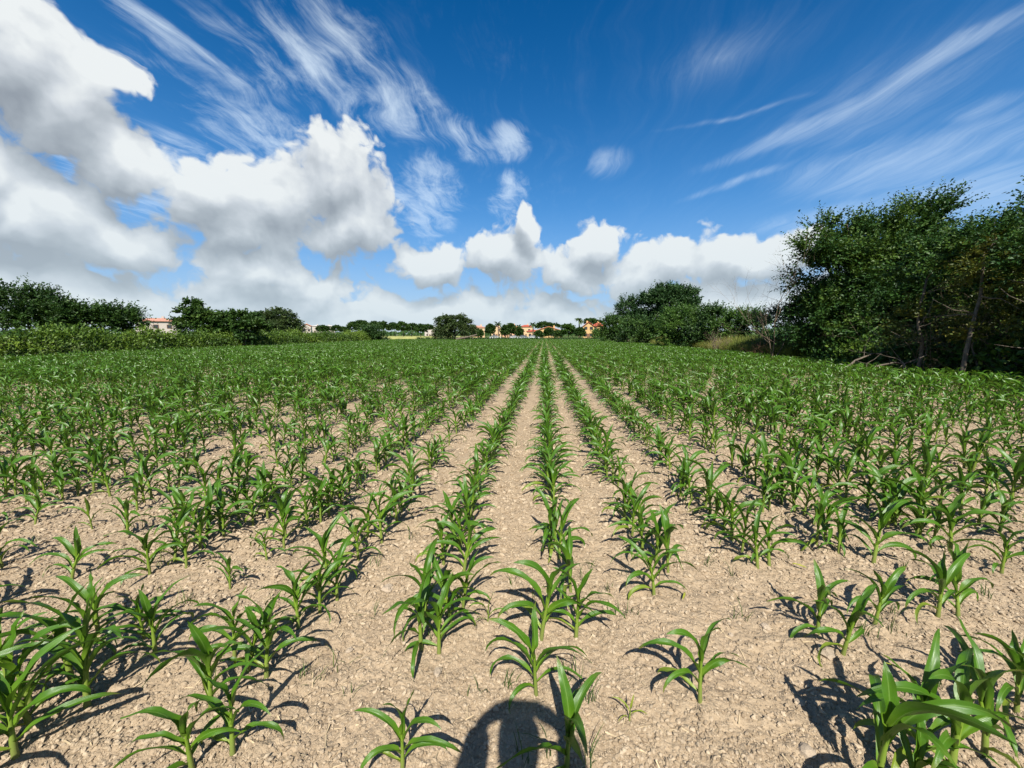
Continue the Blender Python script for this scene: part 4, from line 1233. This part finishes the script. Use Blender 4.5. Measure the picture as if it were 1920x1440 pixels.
def leaf_geo(L, W, az, z0, r0, e0, bend, side, twist, segs, cols, wav, r, pale=0.0):
    t = np.linspace(0, 1, segs + 1)
    ang = e0 - bend * t ** 1.75 + r.uniform(0.0, 0.22) * np.sin(r.uniform(5, 9) * t + r.uniform(0, 6.28)) * t
    ds = L / segs
    rr = np.concatenate([[0], np.cumsum(np.cos((ang[1:] + ang[:-1]) / 2) * ds)]) + r0
    zz = np.concatenate([[0], np.cumsum(np.sin((ang[1:] + ang[:-1]) / 2) * ds)]) + z0
    sw = side * L * t ** 2
    P = np.stack([rr, sw, zz], 1)
    T = unit(np.gradient(P, axis=0))
    S = unit(np.cross(np.array([0, 0, 1.0]), T) + 1e-6 * np.array([0, 1, 0]))
    bad = np.abs(T[:, 2]) > 0.985
    S[bad] = np.array([0, 1.0, 0])
    N = np.cross(T, S)
    tw = twist * t ** 1.2
    S2 = S * np.cos(tw)[:, None] + N * np.sin(tw)[:, None]; N2 = N * np.cos(tw)[:, None] - S * np.sin(tw)[:, None]
    w = W * (0.42 + 0.58 * np.sin(pi / 2 * np.minimum(1, t / 0.38))) * np.clip(1 - t ** 2.6, 0, 1) ** 0.85
    w[-1] = W * 0.01
    u = np.linspace(-1, 1, cols + 1)
    f = 0.85 * (1 - t) ** 1.3 + 0.16
    ph = r.uniform(0, 6.28, 2); fr = r.uniform(2.0, 3.4)
    V = []; U = []; A = []
    for i in range(segs + 1):
        for uu in u:
            a = abs(uu)
            rip = wav * W * a * a * np.sin(fr * 2 * pi * t[i] + (ph[0] if uu > 0 else ph[1])) * (1 - t[i] * .5)
            V.append(P[i] + S2[i] * uu * w[i] / 2 * cos(f[i]) + N2[i] * (a * w[i] / 2 * sin(f[i]) + rip)); U.append(uu); A.append(t[i])
    V = np.array(V); c, s = cos(az), sin(az)
    V = np.stack([V[:, 0] * c - V[:, 1] * s, V[:, 0] * s + V[:, 1] * c, V[:, 2]], 1)
    n = cols + 1
    F = [(i * n + j, i * n + j + 1, (i + 1) * n + j + 1, (i + 1) * n + j) for i in range(segs) for j in range(cols)]
    return V, np.array(F), np.array(U), np.array(A), np.full(len(V), pale)

def stalk_geo(h, r0, lean, sides, segs, pale=0.0):
    V = []; A = []
    for i in range(segs + 1):
        t = i / segs
        rad_ = r0 * (1 - 0.52 * t) * (1.0 + (0.12 if i % 2 else 0.0)) + 0.001
        cx, cy = lean[0] * t * t * h, lean[1] * t * t * h
        for s in range(sides):
            a = 2 * pi * s / sides
            V.append((cx + rad_ * cos(a), cy + rad_ * sin(a), -0.03 + (h + 0.03) * t)); A.append(t)
    F = [(i * sides + s, i * sides + (s + 1) % sides, (i + 1) * sides + (s + 1) % sides, (i + 1) * sides + s) for i in range(segs) for s in range(sides)]
    return np.array(V), np.array(F), np.zeros(len(V)), np.array(A), np.full(len(V), pale)

def plant_geo(kind, seed, lod):
    """one young maize plant about 0.45 m high: sheathed stem and two ranks of arching leaves along local x"""
    r = np.random.default_rng(seed)
    segs, cols = ((11, 4), (6, 2), (4, 2))[lod]
    parts = []
    pale = {'y': 0.45, 's': 0.12}.get(kind, 0.0)
    if kind in ('s', 'y'):
        nl, sh, Lm, W = 4, 0.16, 0.30, 0.030
    elif kind == 't':
        nl, sh, Lm, W = int(r.integers(8, 10)), 0.25, 0.315, 0.047
    else:
        nl, sh, Lm, W = int(r.integers(7, 9)), 0.205, 0.275, 0.042
    lean = r.normal(0, 0.10, 2)
    parts.append(('stalk', stalk_geo(sh, 0.0115 if kind != 's' else 0.007, lean, (8, 5, 4)[lod], (8, 4, 2)[lod], pale * .5)))
    for i in range(nl):
        q = i / (nl - 1)
        az = (0 if i % 2 else pi) + r.normal(0, 0.42)
        z0 = sh * (0.16 + 0.80 * q); cx, cy = lean[0] * (z0 / sh) ** 2 * sh, lean[1] * (z0 / sh) ** 2 * sh
        L = Lm * (0.52 + 0.75 * math.sin(pi * (0.18 + 0.60 * q))) * r.uniform(0.82, 1.12)
        e0 = rad(44 + 40 * q ** 0.8 + r.normal(0, 7)); bend = rad(r.uniform(110, 185) * (1 - 0.50 * q ** 1.4))
        if q > 0.99: e0, bend, L = rad(84), rad(r.uniform(14, 55)), L * 0.85
        V, F, U, A, Pl = leaf_geo(L, W * r.uniform(0.85, 1.15) * (0.80 + 0.42 * q), az, z0, 0.003, e0, bend, r.normal(0, 0.20), r.normal(0, 0.95), segs, cols, r.uniform(0.08, 0.22), r,
                                  pale + (0.30 if (i == 0 and r.uniform() < 0.5 and lod == 0) else 0.0))
        V = V + np.array([cx, cy, 0])
        parts.append(('leaf', (V, F, U, A, Pl)))
    return parts

def maize_mesh(name, geo, stem):
    V, F, U, A, Pl = geo
    me = mesh(name, V, F, True, {'across': U, 'along': A, 'stem': np.full(len(V), 1.0 if stem else 0.0), 'pale': Pl})
    me.materials.append(M['maize'])
    return me

VAR = {}
for kind, n in (('t', 14), ('m', 16), ('s', 4), ('y', 1)):
    for v in range(n):
        VAR.setdefault(kind, []).append([(nm, maize_mesh(nm, g, nm == 'stalk')) for nm, g in plant_geo(kind, 7000 + v * 13 + ord(kind), 0)])
HREF = {'t': 0.47, 'm': 0.39, 's': 0.30, 'y': 0.30}

# where every plant of the rows stands: the nearest ones as counted in the field, then on along the rows
rp = np.random.default_rng(2024)
plants = []                                      # x, y, height, kind, heading
for (x, y, h, hd, kind) in HAND_PLANTS:
    plants.append((x, y, h, kind, rad(hd + rp.normal(0, 8))))
hand = np.array([(p[0], p[1]) for p in plants])
row_ids = sorted(ROW_X)
for ri in row_ids:
    X0 = ROW_X[ri]
    y = -7.0 + rp.uniform(0, .2)
    vig = 1.0
    gap_p = 0.05 if abs(ri) < 2 else 0.08
    while y < FIELD_END - 0.5:
        y += rp.uniform(0.10, 0.20) if abs(ri) < 3 else (rp.uniform(0.09, 0.21) if y < 7 else rp.uniform(0.07, 0.145))
        if rp.uniform() < gap_p * (1.0 if y < 30 else 0.4): y += rp.uniform(0.15, 0.5)
        x = X0 + rp.normal(0, 0.022) + 0.035 * math.sin(y * 0.21 + ri * 2.1)
        if not (left_edge(y) + 0.25 < x < right_edge(y) - 0.35): continue
        yb = 2.62 if -4 <= ri <= 4 else 3.0
        if -0.2 < y < yb and abs(x) < 1.45 * y + 0.55: continue    # that ground is filled by the counted plants
        if len(hand) and np.min((hand[:, 0] - x) ** 2 + (hand[:, 1] - y) ** 2) < 0.12 ** 2: continue
        if abs(y + 0.27) < 0.45 and abs(x) < 0.5: continue         # the photographer stands here
        kind = 't' if rp.uniform() < 0.42 else ('s' if rp.uniform() < 0.05 else 'm')
        h = (0.46 if kind == 't' else 0.40 if kind == 'm' else 0.24) * rp.uniform(0.80, 1.16) * (1 + 0.16 * float(vnoise(np.array([x * .25]), np.array([y * .25]), 15)[0]) * 2)
        h *= 1 + 0.10 * min(1.0, max(0.0, (y - 4) / 20))
        hd = rp.uniform(-0.5, 0.5) + (pi / 2 if rp.uniform() < 0.22 else 0.0)
        plants.append((x, y, h, kind, hd))

cyaw, syaw = cos(rad(4.76)), sin(rad(4.76))
def seen(x, y, h):
    f = y * cyaw - x * syaw; l = x * cyaw + y * syaw
    zc = f * cos(rad(7.3)) + (EYE - h * .5) * sin(rad(7.3))
    if zc < 0.5: return 0
    u = l / zc * 721; v = 720 - 721 * ((h * .7 - EYE) * cos(rad(7.3)) + f * sin(rad(7.3))) / zc
    return h / zc if (abs(u) < 960 and -20 < v < 1430) else 0
score = np.array([seen(p[0], p[1], p[2]) for p in plants])
score[:len(hand)] += np.where(score[:len(hand)] > 0, 5.0, 0)     # all counted plants are individuals
order = np.argsort(-score)
single = [int(i) for i in order[:300] if score[i] > 0]
single_set = set(single)

ORD = 'nearest second third fourth fifth sixth seventh eighth ninth tenth eleventh twelfth thirteenth fourteenth fifteenth sixteenth seventeenth eighteenth nineteenth twentieth'.split()
TENS = {20: 'twenty', 30: 'thirty', 40: 'forty', 50: 'fifty'}
def ordinal(i):
    if i < 20: return ORD[i]
    n = i + 1
    t, u_ = n // 10 * 10, n % 10
    return {30: 'thirtieth', 40: 'fortieth', 50: 'fiftieth'}[t] if u_ == 0 else TENS[t] + '-' + ('first second third fourth fifth sixth seventh eighth ninth'.split())[u_ - 1]
ROWN = 'first second third fourth fifth sixth seventh eighth ninth tenth eleventh twelfth thirteenth fourteenth fifteenth sixteenth seventeenth eighteenth nineteenth twentieth'.split()
def row_of(x): return min(row_ids, key=lambda k_: abs(ROW_X[k_] - x))
def row_name(ri):
    if ri == 0: return 'the middle row'
    return 'the ' + ROWN[abs(ri) - 1] + ' row ' + ('right' if ri > 0 else 'left') + ' of the middle row'
SPECIAL = [((-0.31, 2.02), 'tiny twin leaved maize seedling in the gap left of the middle row'), ((0.38, 1.50), 'tiny yellowing maize seedling on bare soil right of the shadow'),
           ((0.71, 1.59), 'lone maize plant on wide bare soil, nearest in the first row right of middle')]
labels = {}
for i in single:
    for (sx_, sy_), lb in SPECIAL:
        if math.hypot(plants[i][0] - sx_, plants[i][1] - sy_) < 0.03: labels[i] = lb
by_row = {}
for i in single:
    if i not in labels: by_row.setdefault(row_of(plants[i][0]), []).append(i)
for ri, ids in by_row.items():
    ids.sort(key=lambda i: plants[i][1])
    for q, i in enumerate(ids):
        x, y, h, kind, hd = plants[i]
        look = 'yellowing little' if kind == 'y' else 'tiny' if kind == 's' or h < 0.27 else 'tall' if h > 0.47 else 'short' if h < 0.355 else 'leafy'
        labels[i] = '%s maize plant, %s from the photographer in %s' % (look, ordinal(q) if q else 'nearest', row_name(ri)) if q else '%s maize plant nearest the photographer in %s' % (look, row_name(ri))

for i in single:
    x, y, h, kind, hd = plants[i]
    var = VAR[kind][i % len(VAR[kind])]
    s = h / HREF[kind]
    root = empty('maize_plant', (x, y, gz(x, y)), labels[i], 'maize plant', 'young maize plants in the rows', hd)
    root.scale = (s, s, s * rp.uniform(0.95, 1.06))
    root.rotation_euler = (rp.normal(0, .05), rp.normal(0, .05), hd)
    for nm, me in var:
        link(nm, me, root)

# all the other plants of the field: one mass of instanced low-detail plants
def scatter(name, label, cat, pts, rots, scl, idx, sources, mat_kind='stuff'):
    coll = bpy.data.collections.new(name + '_kinds')
    for j, me in enumerate(sources):
        o = bpy.data.objects.new('%s_kind_%02d' % (name, j), me); coll.objects.link(o)
    n = len(pts)
    me = bpy.data.meshes.new(name)
    me.vertices.add(n); me.vertices.foreach_set('co', np.asarray(pts, np.float32).ravel())
    a = me.attributes.new('turn', 'FLOAT_VECTOR', 'POINT'); a.data.foreach_set('vector', np.asarray(rots, np.float32).ravel())
    a = me.attributes.new('size', 'FLOAT', 'POINT'); a.data.foreach_set('value', np.asarray(scl, np.float32))
    a = me.attributes.new('pick', 'INT', 'POINT'); a.data.foreach_set('value', np.asarray(idx, np.int32))
    me.update()
    o = link(name, me)
    ng = bpy.data.node_groups.new(name + '_nodes', 'GeometryNodeTree')
    ng.interface.new_socket('Geometry', in_out='INPUT', socket_type='NodeSocketGeometry')
    ng.interface.new_socket('Geometry', in_out='OUTPUT', socket_type='NodeSocketGeometry')
    N = ng.nodes
    gi = N.new('NodeGroupInput'); go = N.new('NodeGroupOutput')
    ci = N.new('GeometryNodeCollectionInfo'); ci.inputs['Collection'].default_value = coll; ci.inputs['Separate Children'].default_value = True; ci.inputs['Reset Children'].default_value = True
    ip = N.new('GeometryNodeInstanceOnPoints'); ip.inputs['Pick Instance'].default_value = True
    def named(nm, ty):
        x_ = N.new('GeometryNodeInputNamedAttribute'); x_.data_type = ty; x_.inputs['Name'].default_value = nm
        return [s_ for s_ in x_.outputs if s_.enabled][0]
    ng.links.new(gi.outputs[0], ip.inputs['Points']); ng.links.new(ci.outputs[0], ip.inputs['Instance'])
    ng.links.new(named('pick', 'INT'), ip.inputs['Instance Index'])
    ng.links.new(named('turn', 'FLOAT_VECTOR'), ip.inputs['Rotation'])
    ng.links.new(named('size', 'FLOAT'), ip.inputs['Scale'])
    ng.links.new(ip.outputs[0], go.inputs[0])
    md = o.modifiers.new('scatter', 'NODES'); md.node_group = ng
    return tag(o, label, cat, None, mat_kind)

def merged_plant(kind, seed, lod):
    V = []; F = []; U = []; A = []; S = []; Pl = []; off = 0
    for nm, g in plant_geo(kind, seed, lod):
        V.append(g[0]); F.append(g[1] + off); U.append(g[2]); A.append(g[3]); S.append(np.full(len(g[0]), 1.0 if nm == 'stalk' else 0.0)); Pl.append(g[4]); off += len(g[0])
    me = mesh('maize_mass', np.concatenate(V), np.concatenate(F), True, {'across': np.concatenate(U), 'along': np.concatenate(A), 'stem': np.concatenate(S), 'pale': np.concatenate(Pl)})
    me.materials.append(M['maize'])
    return me
src = [merged_plant('t', 9000 + j, 1) for j in range(8)] + [merged_plant('m', 9100 + j, 1) for j in range(10)] + [merged_plant('s', 9200 + j, 1) for j in range(2)]
rest = [i for i in range(len(plants)) if i not in single_set]
px_ = np.array([plants[i][0] for i in rest]); py_ = np.array([plants[i][1] for i in rest])
rots = np.stack([rp.normal(0, .05, len(rest)), rp.normal(0, .05, len(rest)), np.array([plants[i][4] for i in rest])], 1)
sc_ = np.array([plants[i][2] / HREF[plants[i][3]] for i in rest])
ix_ = np.array([{'t': int(rp.integers(0, 8)), 'm': int(rp.integers(8, 18)), 's': int(rp.integers(18, 20)), 'y': 18}[plants[i][3]] for i in rest])
scatter('maize_crop', 'mass of young maize in rows running to the far end of the field', 'maize crop', np.stack([px_, py_, surface(px_, py_)], 1), rots, sc_, ix_, src)

# ------------------------------------------------------------------ crumbs of soil, stones, weeds, dead leaves
def lump_geo(seed, flat=0.7, sub=1):
    import bmesh
    r = np.random.default_rng(seed)
    bm = bmesh.new(); bmesh.ops.create_icosphere(bm, subdivisions=sub, radius=1.0)
    ax = r.uniform(0.7, 1.25, 3)
    for v in bm.verts:
        f = 1 + r.normal(0, .16); v.co = (v.co.x * ax[0] * f, v.co.y * ax[1] * f, v.co.z * flat * f)
    me = bpy.data.meshes.new('lump'); bm.to_mesh(me); bm.free()
    return me
def clod_mat():
    m, k, out = material('soil_clod')
    ob = k.new('ShaderNodeObjectInfo').outputs['Random']
    P = k.new('ShaderNodeNewGeometry').outputs['Position']
    n = k.noise(P, 90.0, 4, 0.6)
    col = k.mix(ob, SOIL_A, SOIL_D); col = k.mix(k.mul(n, 0.5), col, SOIL_B)
    k.l.new(bsdf(k, col, 0.95, 0.1, bump(k, n, 0.6, 0.006)).outputs[0], out.inputs[0])
    return m
M['clod'] = clod_mat()
cl = []
for j in range(6):
    me = lump_geo(j + 400); me.materials.append(M['clod']); cl.append(me)
rc = np.random.default_rng(88)
N_CL = 240000
f_ = 1.0 * 10.0 ** (rc.uniform(0, 1, N_CL) ** 0.9); l_ = rc.uniform(-1.5, 1.5, N_CL) * (f_ + 0.15)
cx_ = l_ * cyaw - f_ * syaw; cy_ = f_ * cyaw + l_ * syaw
size = np.minimum(0.015, 0.0027 * (1 - rc.uniform(0, 1, N_CL)) ** (-0.52)) * np.clip(f_ / 2.2, 0.75, 1.8)
ok = vnoise(cx_ * 2.3, cy_ * 2.3, 71) + rc.uniform(-.5, .5, N_CL) > -0.28
cx_, cy_, size = cx_[ok], cy_[ok], size[ok]
scatter('soil_clods', 'loose crumbs and clods of dry soil between the rows', 'clods', np.stack([cx_, cy_, surface(cx_, cy_) + size * 0.25], 1), rc.uniform(-1, 1, (len(cx_), 3)) * np.array([.5, .5, 3.1]), size, rc.integers(0, 6, len(cx_)), cl)

SLAB = ['pale stone between the first and second rows on the right', 'flat pale stone below the three-stemmed plant on the right', 'angular pale stone at the tip of the long leaf shadows', 'small round pebble right of the lone upright plant', 'tan pebble above the lone upright plant',
        'pale flake left of the leafy cluster on the left', 'small pebble below the third row on the right', 'pale stone under the nearest plants at lower right', 'tiny pebble among the leaf shadows at lower right', 'small pebble in the path left of the leafy cluster',
        'pale stone beside the middle row', 'round pale clod below the leafy cluster']
for j, (x, y, s) in enumerate(STONES):
    me = lump_geo(500 + j, 0.55, 2); me.materials.append(M['stone'])
    o = link('stone', me); o.location = (x, y, gz(x, y) + s * .16); o.scale = (s * .5,) * 3; o.rotation_euler = (0.1, 0.15, j * 1.3)
    tag(o, SLAB[j], 'stone', 'stones lying on the soil')

# dead yellow leaves
for j, (x, y, a, lab) in enumerate(((1.70, 1.86, -.8, 'yellow dead maize leaf on the soil below the three-stemmed plant'), (1.78, 2.72, -.6, 'yellow dead maize leaf right of the twin plants in the second row'), (0.86, 2.24, 1.0, 'withered yellow leaf at the foot of the nearest leafy plant on the right'))):
    g = leaf_geo(.09, .016, 0, 0.028, 0, .15, .5, .1, .5, 6, 2, .1, np.random.default_rng(j), 0.9)
    o = link('dead_leaf', maize_mesh('dead_leaf', g, False)); o.location = (x, y, gz(x, y)); o.rotation_euler = (0, 0, a)
    tag(o, lab, 'dead leaf', 'dead leaves on the soil')

# weeds and grass seedlings
rw = np.random.default_rng(17)
pts = []; hs_ = []
centers = [(-.20, 2.35), (.28, 2.45), (.42, 2.35), (.34, 2.55), (0.55, 2.5), (-.15, 1.62), (-.28, 1.58), (0.22, 1.55), (-.06, 1.30), (.02, 1.33), (1.75, 1.75), (1.7, 1.7), (1.15, 2.15), (-.9, 1.5), (-1.0, 2.0), (1.2, 2.7), (1.3, 2.6), (1.95, 2.2), (2.05, 2.25), (-0.45, 2.8), (0.2, 1.3), (.15, 1.38)]
for q in range(150):
    f = rw.uniform(1.6, 9); l = rw.uniform(-1.35, 1.35) * f; centers.append((l * cyaw - f * syaw, f * cyaw + l * syaw))
for (x, y) in centers:
    for q in range(int(rw.integers(4, 11))):
        xx_, yy_ = x + rw.normal(0, .022), y + rw.normal(0, .022); pts.append((xx_, yy_, gz(xx_, yy_) + .004)); hs_.append(rw.uniform(.04, .13))
blades('weeds', 'sparse grass seedlings and weeds on the soil between the maize', pts, np.array(hs_), .0045, M['grass_weed'], 18, 0.6, cat='weeds')
# straw and old stalk bits
V = []; n_ = 1500
f = 1.2 * 7 ** rw.uniform(0, 1, n_); l = rw.uniform(-1.4, 1.4, n_) * f
c = np.stack([l * cyaw - f * syaw, f * cyaw + l * syaw, np.zeros(n_)], 1); c[:, 2] = surface(c[:, 0], c[:, 1]) + .004
a = rw.uniform(0, 2 * pi, n_); ln = rw.uniform(.008, .035, n_); wd = rw.uniform(.001, .0035, n_); tl = rw.normal(0, .25, n_)
d = np.stack([np.cos(a) * np.cos(tl), np.sin(a) * np.cos(tl), np.sin(tl)], 1); s = np.stack([-np.sin(a), np.cos(a), np.zeros(n_)], 1)
V = np.stack([c - d * ln[:, None] - s * wd[:, None], c + d * ln[:, None] - s * wd[:, None] * .6, c + d * ln[:, None] + s * wd[:, None] * .6 + [0, 0, .001], c - d * ln[:, None] + s * wd[:, None] + [0, 0, .002]], 1)
o = link('straw_bits', mesh('straw_bits', V.reshape(-1, 3), np.arange(n_ * 4).reshape(-1, 4)), None, plain('straw', (.40, .31, .19), .8, .2, .3, 20))
tag(o, 'bits of straw and old stalk scattered over the soil', 'straw', None, 'stuff')

# ------------------------------------------------------------------ the photographer, whose shadow falls into the picture
def skin(name, joints, edges, radii, mat, parent=None, level=2):
    me = bpy.data.meshes.new(name); me.from_pydata(joints, edges, []); me.update()
    o = link(name, me, parent, mat)
    md = o.modifiers.new('skin', 'SKIN'); md.use_smooth_shade = True
    if not me.skin_vertices: me.attributes.update()
    for i, r in enumerate(radii):
        sv = me.skin_vertices[0].data[i]; sv.radius = (r, r) if not isinstance(r, tuple) else r; sv.use_root = (i == 0)
    ss = o.modifiers.new('smooth', 'SUBSURF'); ss.levels = level; ss.render_levels = level
    return o

def photographer():
    root = empty('person', (0.035, -0.26, 0.0), 'photographer in long sleeved shirt and jeans holding a phone up with both hands', 'person')
    J = [(0, 0, .95), (0, .0, 1.12), (0, .01, 1.32), (0, .02, 1.47), (0, .035, 1.56), (0, .05, 1.64), (0, .05, 1.73), (0, .04, 1.79)]
    R_ = [.135, .125, .15, .085, .058, (.078, .092), (.082, .10), .060]
    E_ = [(0, 1), (1, 2), (2, 3), (3, 4), (4, 5), (5, 6), (6, 7)]
    def chain(start, pts, rs):
        prev = start
        for p, r in zip(pts, rs):
            J.append(p); R_.append(r); E_.append((prev, len(J) - 1)); prev = len(J) - 1
        return prev
    for s in (-1, 1):
        w = chain(3, [(s * .17, .01, 1.46), (s * .26, .08, 1.36), (s * .255, .12, 1.28), (s * .195, .175, 1.45), (s * .172, .215, 1.605), (s * .140, .232, 1.640)], [.065, .050, .043, .040, .030, .036])
        for f, (dz, ln) in enumerate(((.034, .9), (.014, 1.0), (-.006, .95), (-.024, .8))):    # fingers behind and round the phone's edge
            chain(w, [(s * .100, .249, 1.622 + dz), (s * (.100 - .020 * ln), .262, 1.624 + dz), (s * (.100 - .040 * ln), .259, 1.622 + dz)], [.0085, .0080, .0070])
        chain(w, [(s * .105, .222, 1.615), (s * .080, .232, 1.615), (s * .060, .236, 1.620)], [.011, .0095, .008])
        chain(0, [(s * .095, .0, .86), (s * .105, .015, .50), (s * .11, -.01, .10), (s * .115, .02, .045), (s * .125, .14, .03)], [.095, .060, .042, .042, .030])
    skin('body', J, E_, R_, plain('skin_tone', (.50, .31, .22), .55, .3, .06), root)
    skin('hair', [(0, .045, 1.73), (0, .02, 1.79), (0, -.02, 1.75), (0, -.03, 1.66)], [(0, 1), (1, 2), (2, 3)], [.112, .088, .098, .075], plain('dark_hair', (.03, .02, .014), .6, .3, .2), root)
    shirt = plain('navy_shirt', (.05, .07, .13), .85, .15, .1)
    JS = [(0, 0, .84), (0, 0, 1.08), (0, .01, 1.32), (0, .02, 1.47)]; ES = [(0, 1), (1, 2), (2, 3)]; RS = [.168, .152, .168, .095]
    for s in (-1, 1):
        b0 = len(JS); JS += [(s * .18, .012, 1.455), (s * .26, .08, 1.36), (s * .255, .12, 1.28), (s * .195, .175, 1.45), (s * .180, .208, 1.580)]; RS += [.085, .070, .068, .066, .054]; ES += [(3, b0)] + [(b0 + q, b0 + q + 1) for q in range(4)]
    skin('shirt', JS, ES, RS, shirt, root)
    JT = [(0, 0, .99)]; ET = []; RT = [.15]
    for s in (-1, 1):
        b0 = len(JT); JT += [(s * .095, 0, .85), (s * .105, .015, .50), (s * .11, -.01, .12)]; RT += [.11, .078, .062]; ET += [(0, b0), (b0, b0 + 1), (b0 + 1, b0 + 2)]
    skin('jeans', JT, ET, RT, plain('denim', (.07, .10, .17), .85, .15, .15), root)
    shoe = plain('shoe_leather', (.06, .045, .035), .6, .3, .1)
    for s in (-1, 1):
        skin('shoe', [(s * .115, -.05, .045), (s * .12, .06, .045), (s * .13, .20, .035)], [(0, 1), (1, 2)], [.05, .052, .042], shoe, root)
        e = Build(); e.tube([(s * .034, .135, 1.70), (s * .034, .142, 1.70), (s * .034, .147, 1.70)], [.013, .010, .001], 8); e.done('eye', M['rubber'], root, True)
    skin('nose', [(0, .135, 1.69), (0, .160, 1.662)], [(0, 1)], [.010, .014], bpy.data.materials['skin_tone'], root, 2)
photographer()
ph = empty('smartphone', (0.035, -0.014, 1.65), 'dark smartphone held up in both hands by the photographer', 'smartphone')
b = Build(); b.box(-.078, .078, -.004, .004, -.038, .038); b.done('body', plain('phone_case', (.02, .02, .025), .4, .5, .05), ph)
b = Build(); b.box(-.074, .074, -.0062, -.0042, -.034, .034); b.done('screen', plain('phone_glass', (.01, .01, .012), .1, .6, .05), ph)
b = Build(); b.box(-.050, -.020, .0042, .0062, -.015, .015); b.done('lens', M['rubber'], ph)
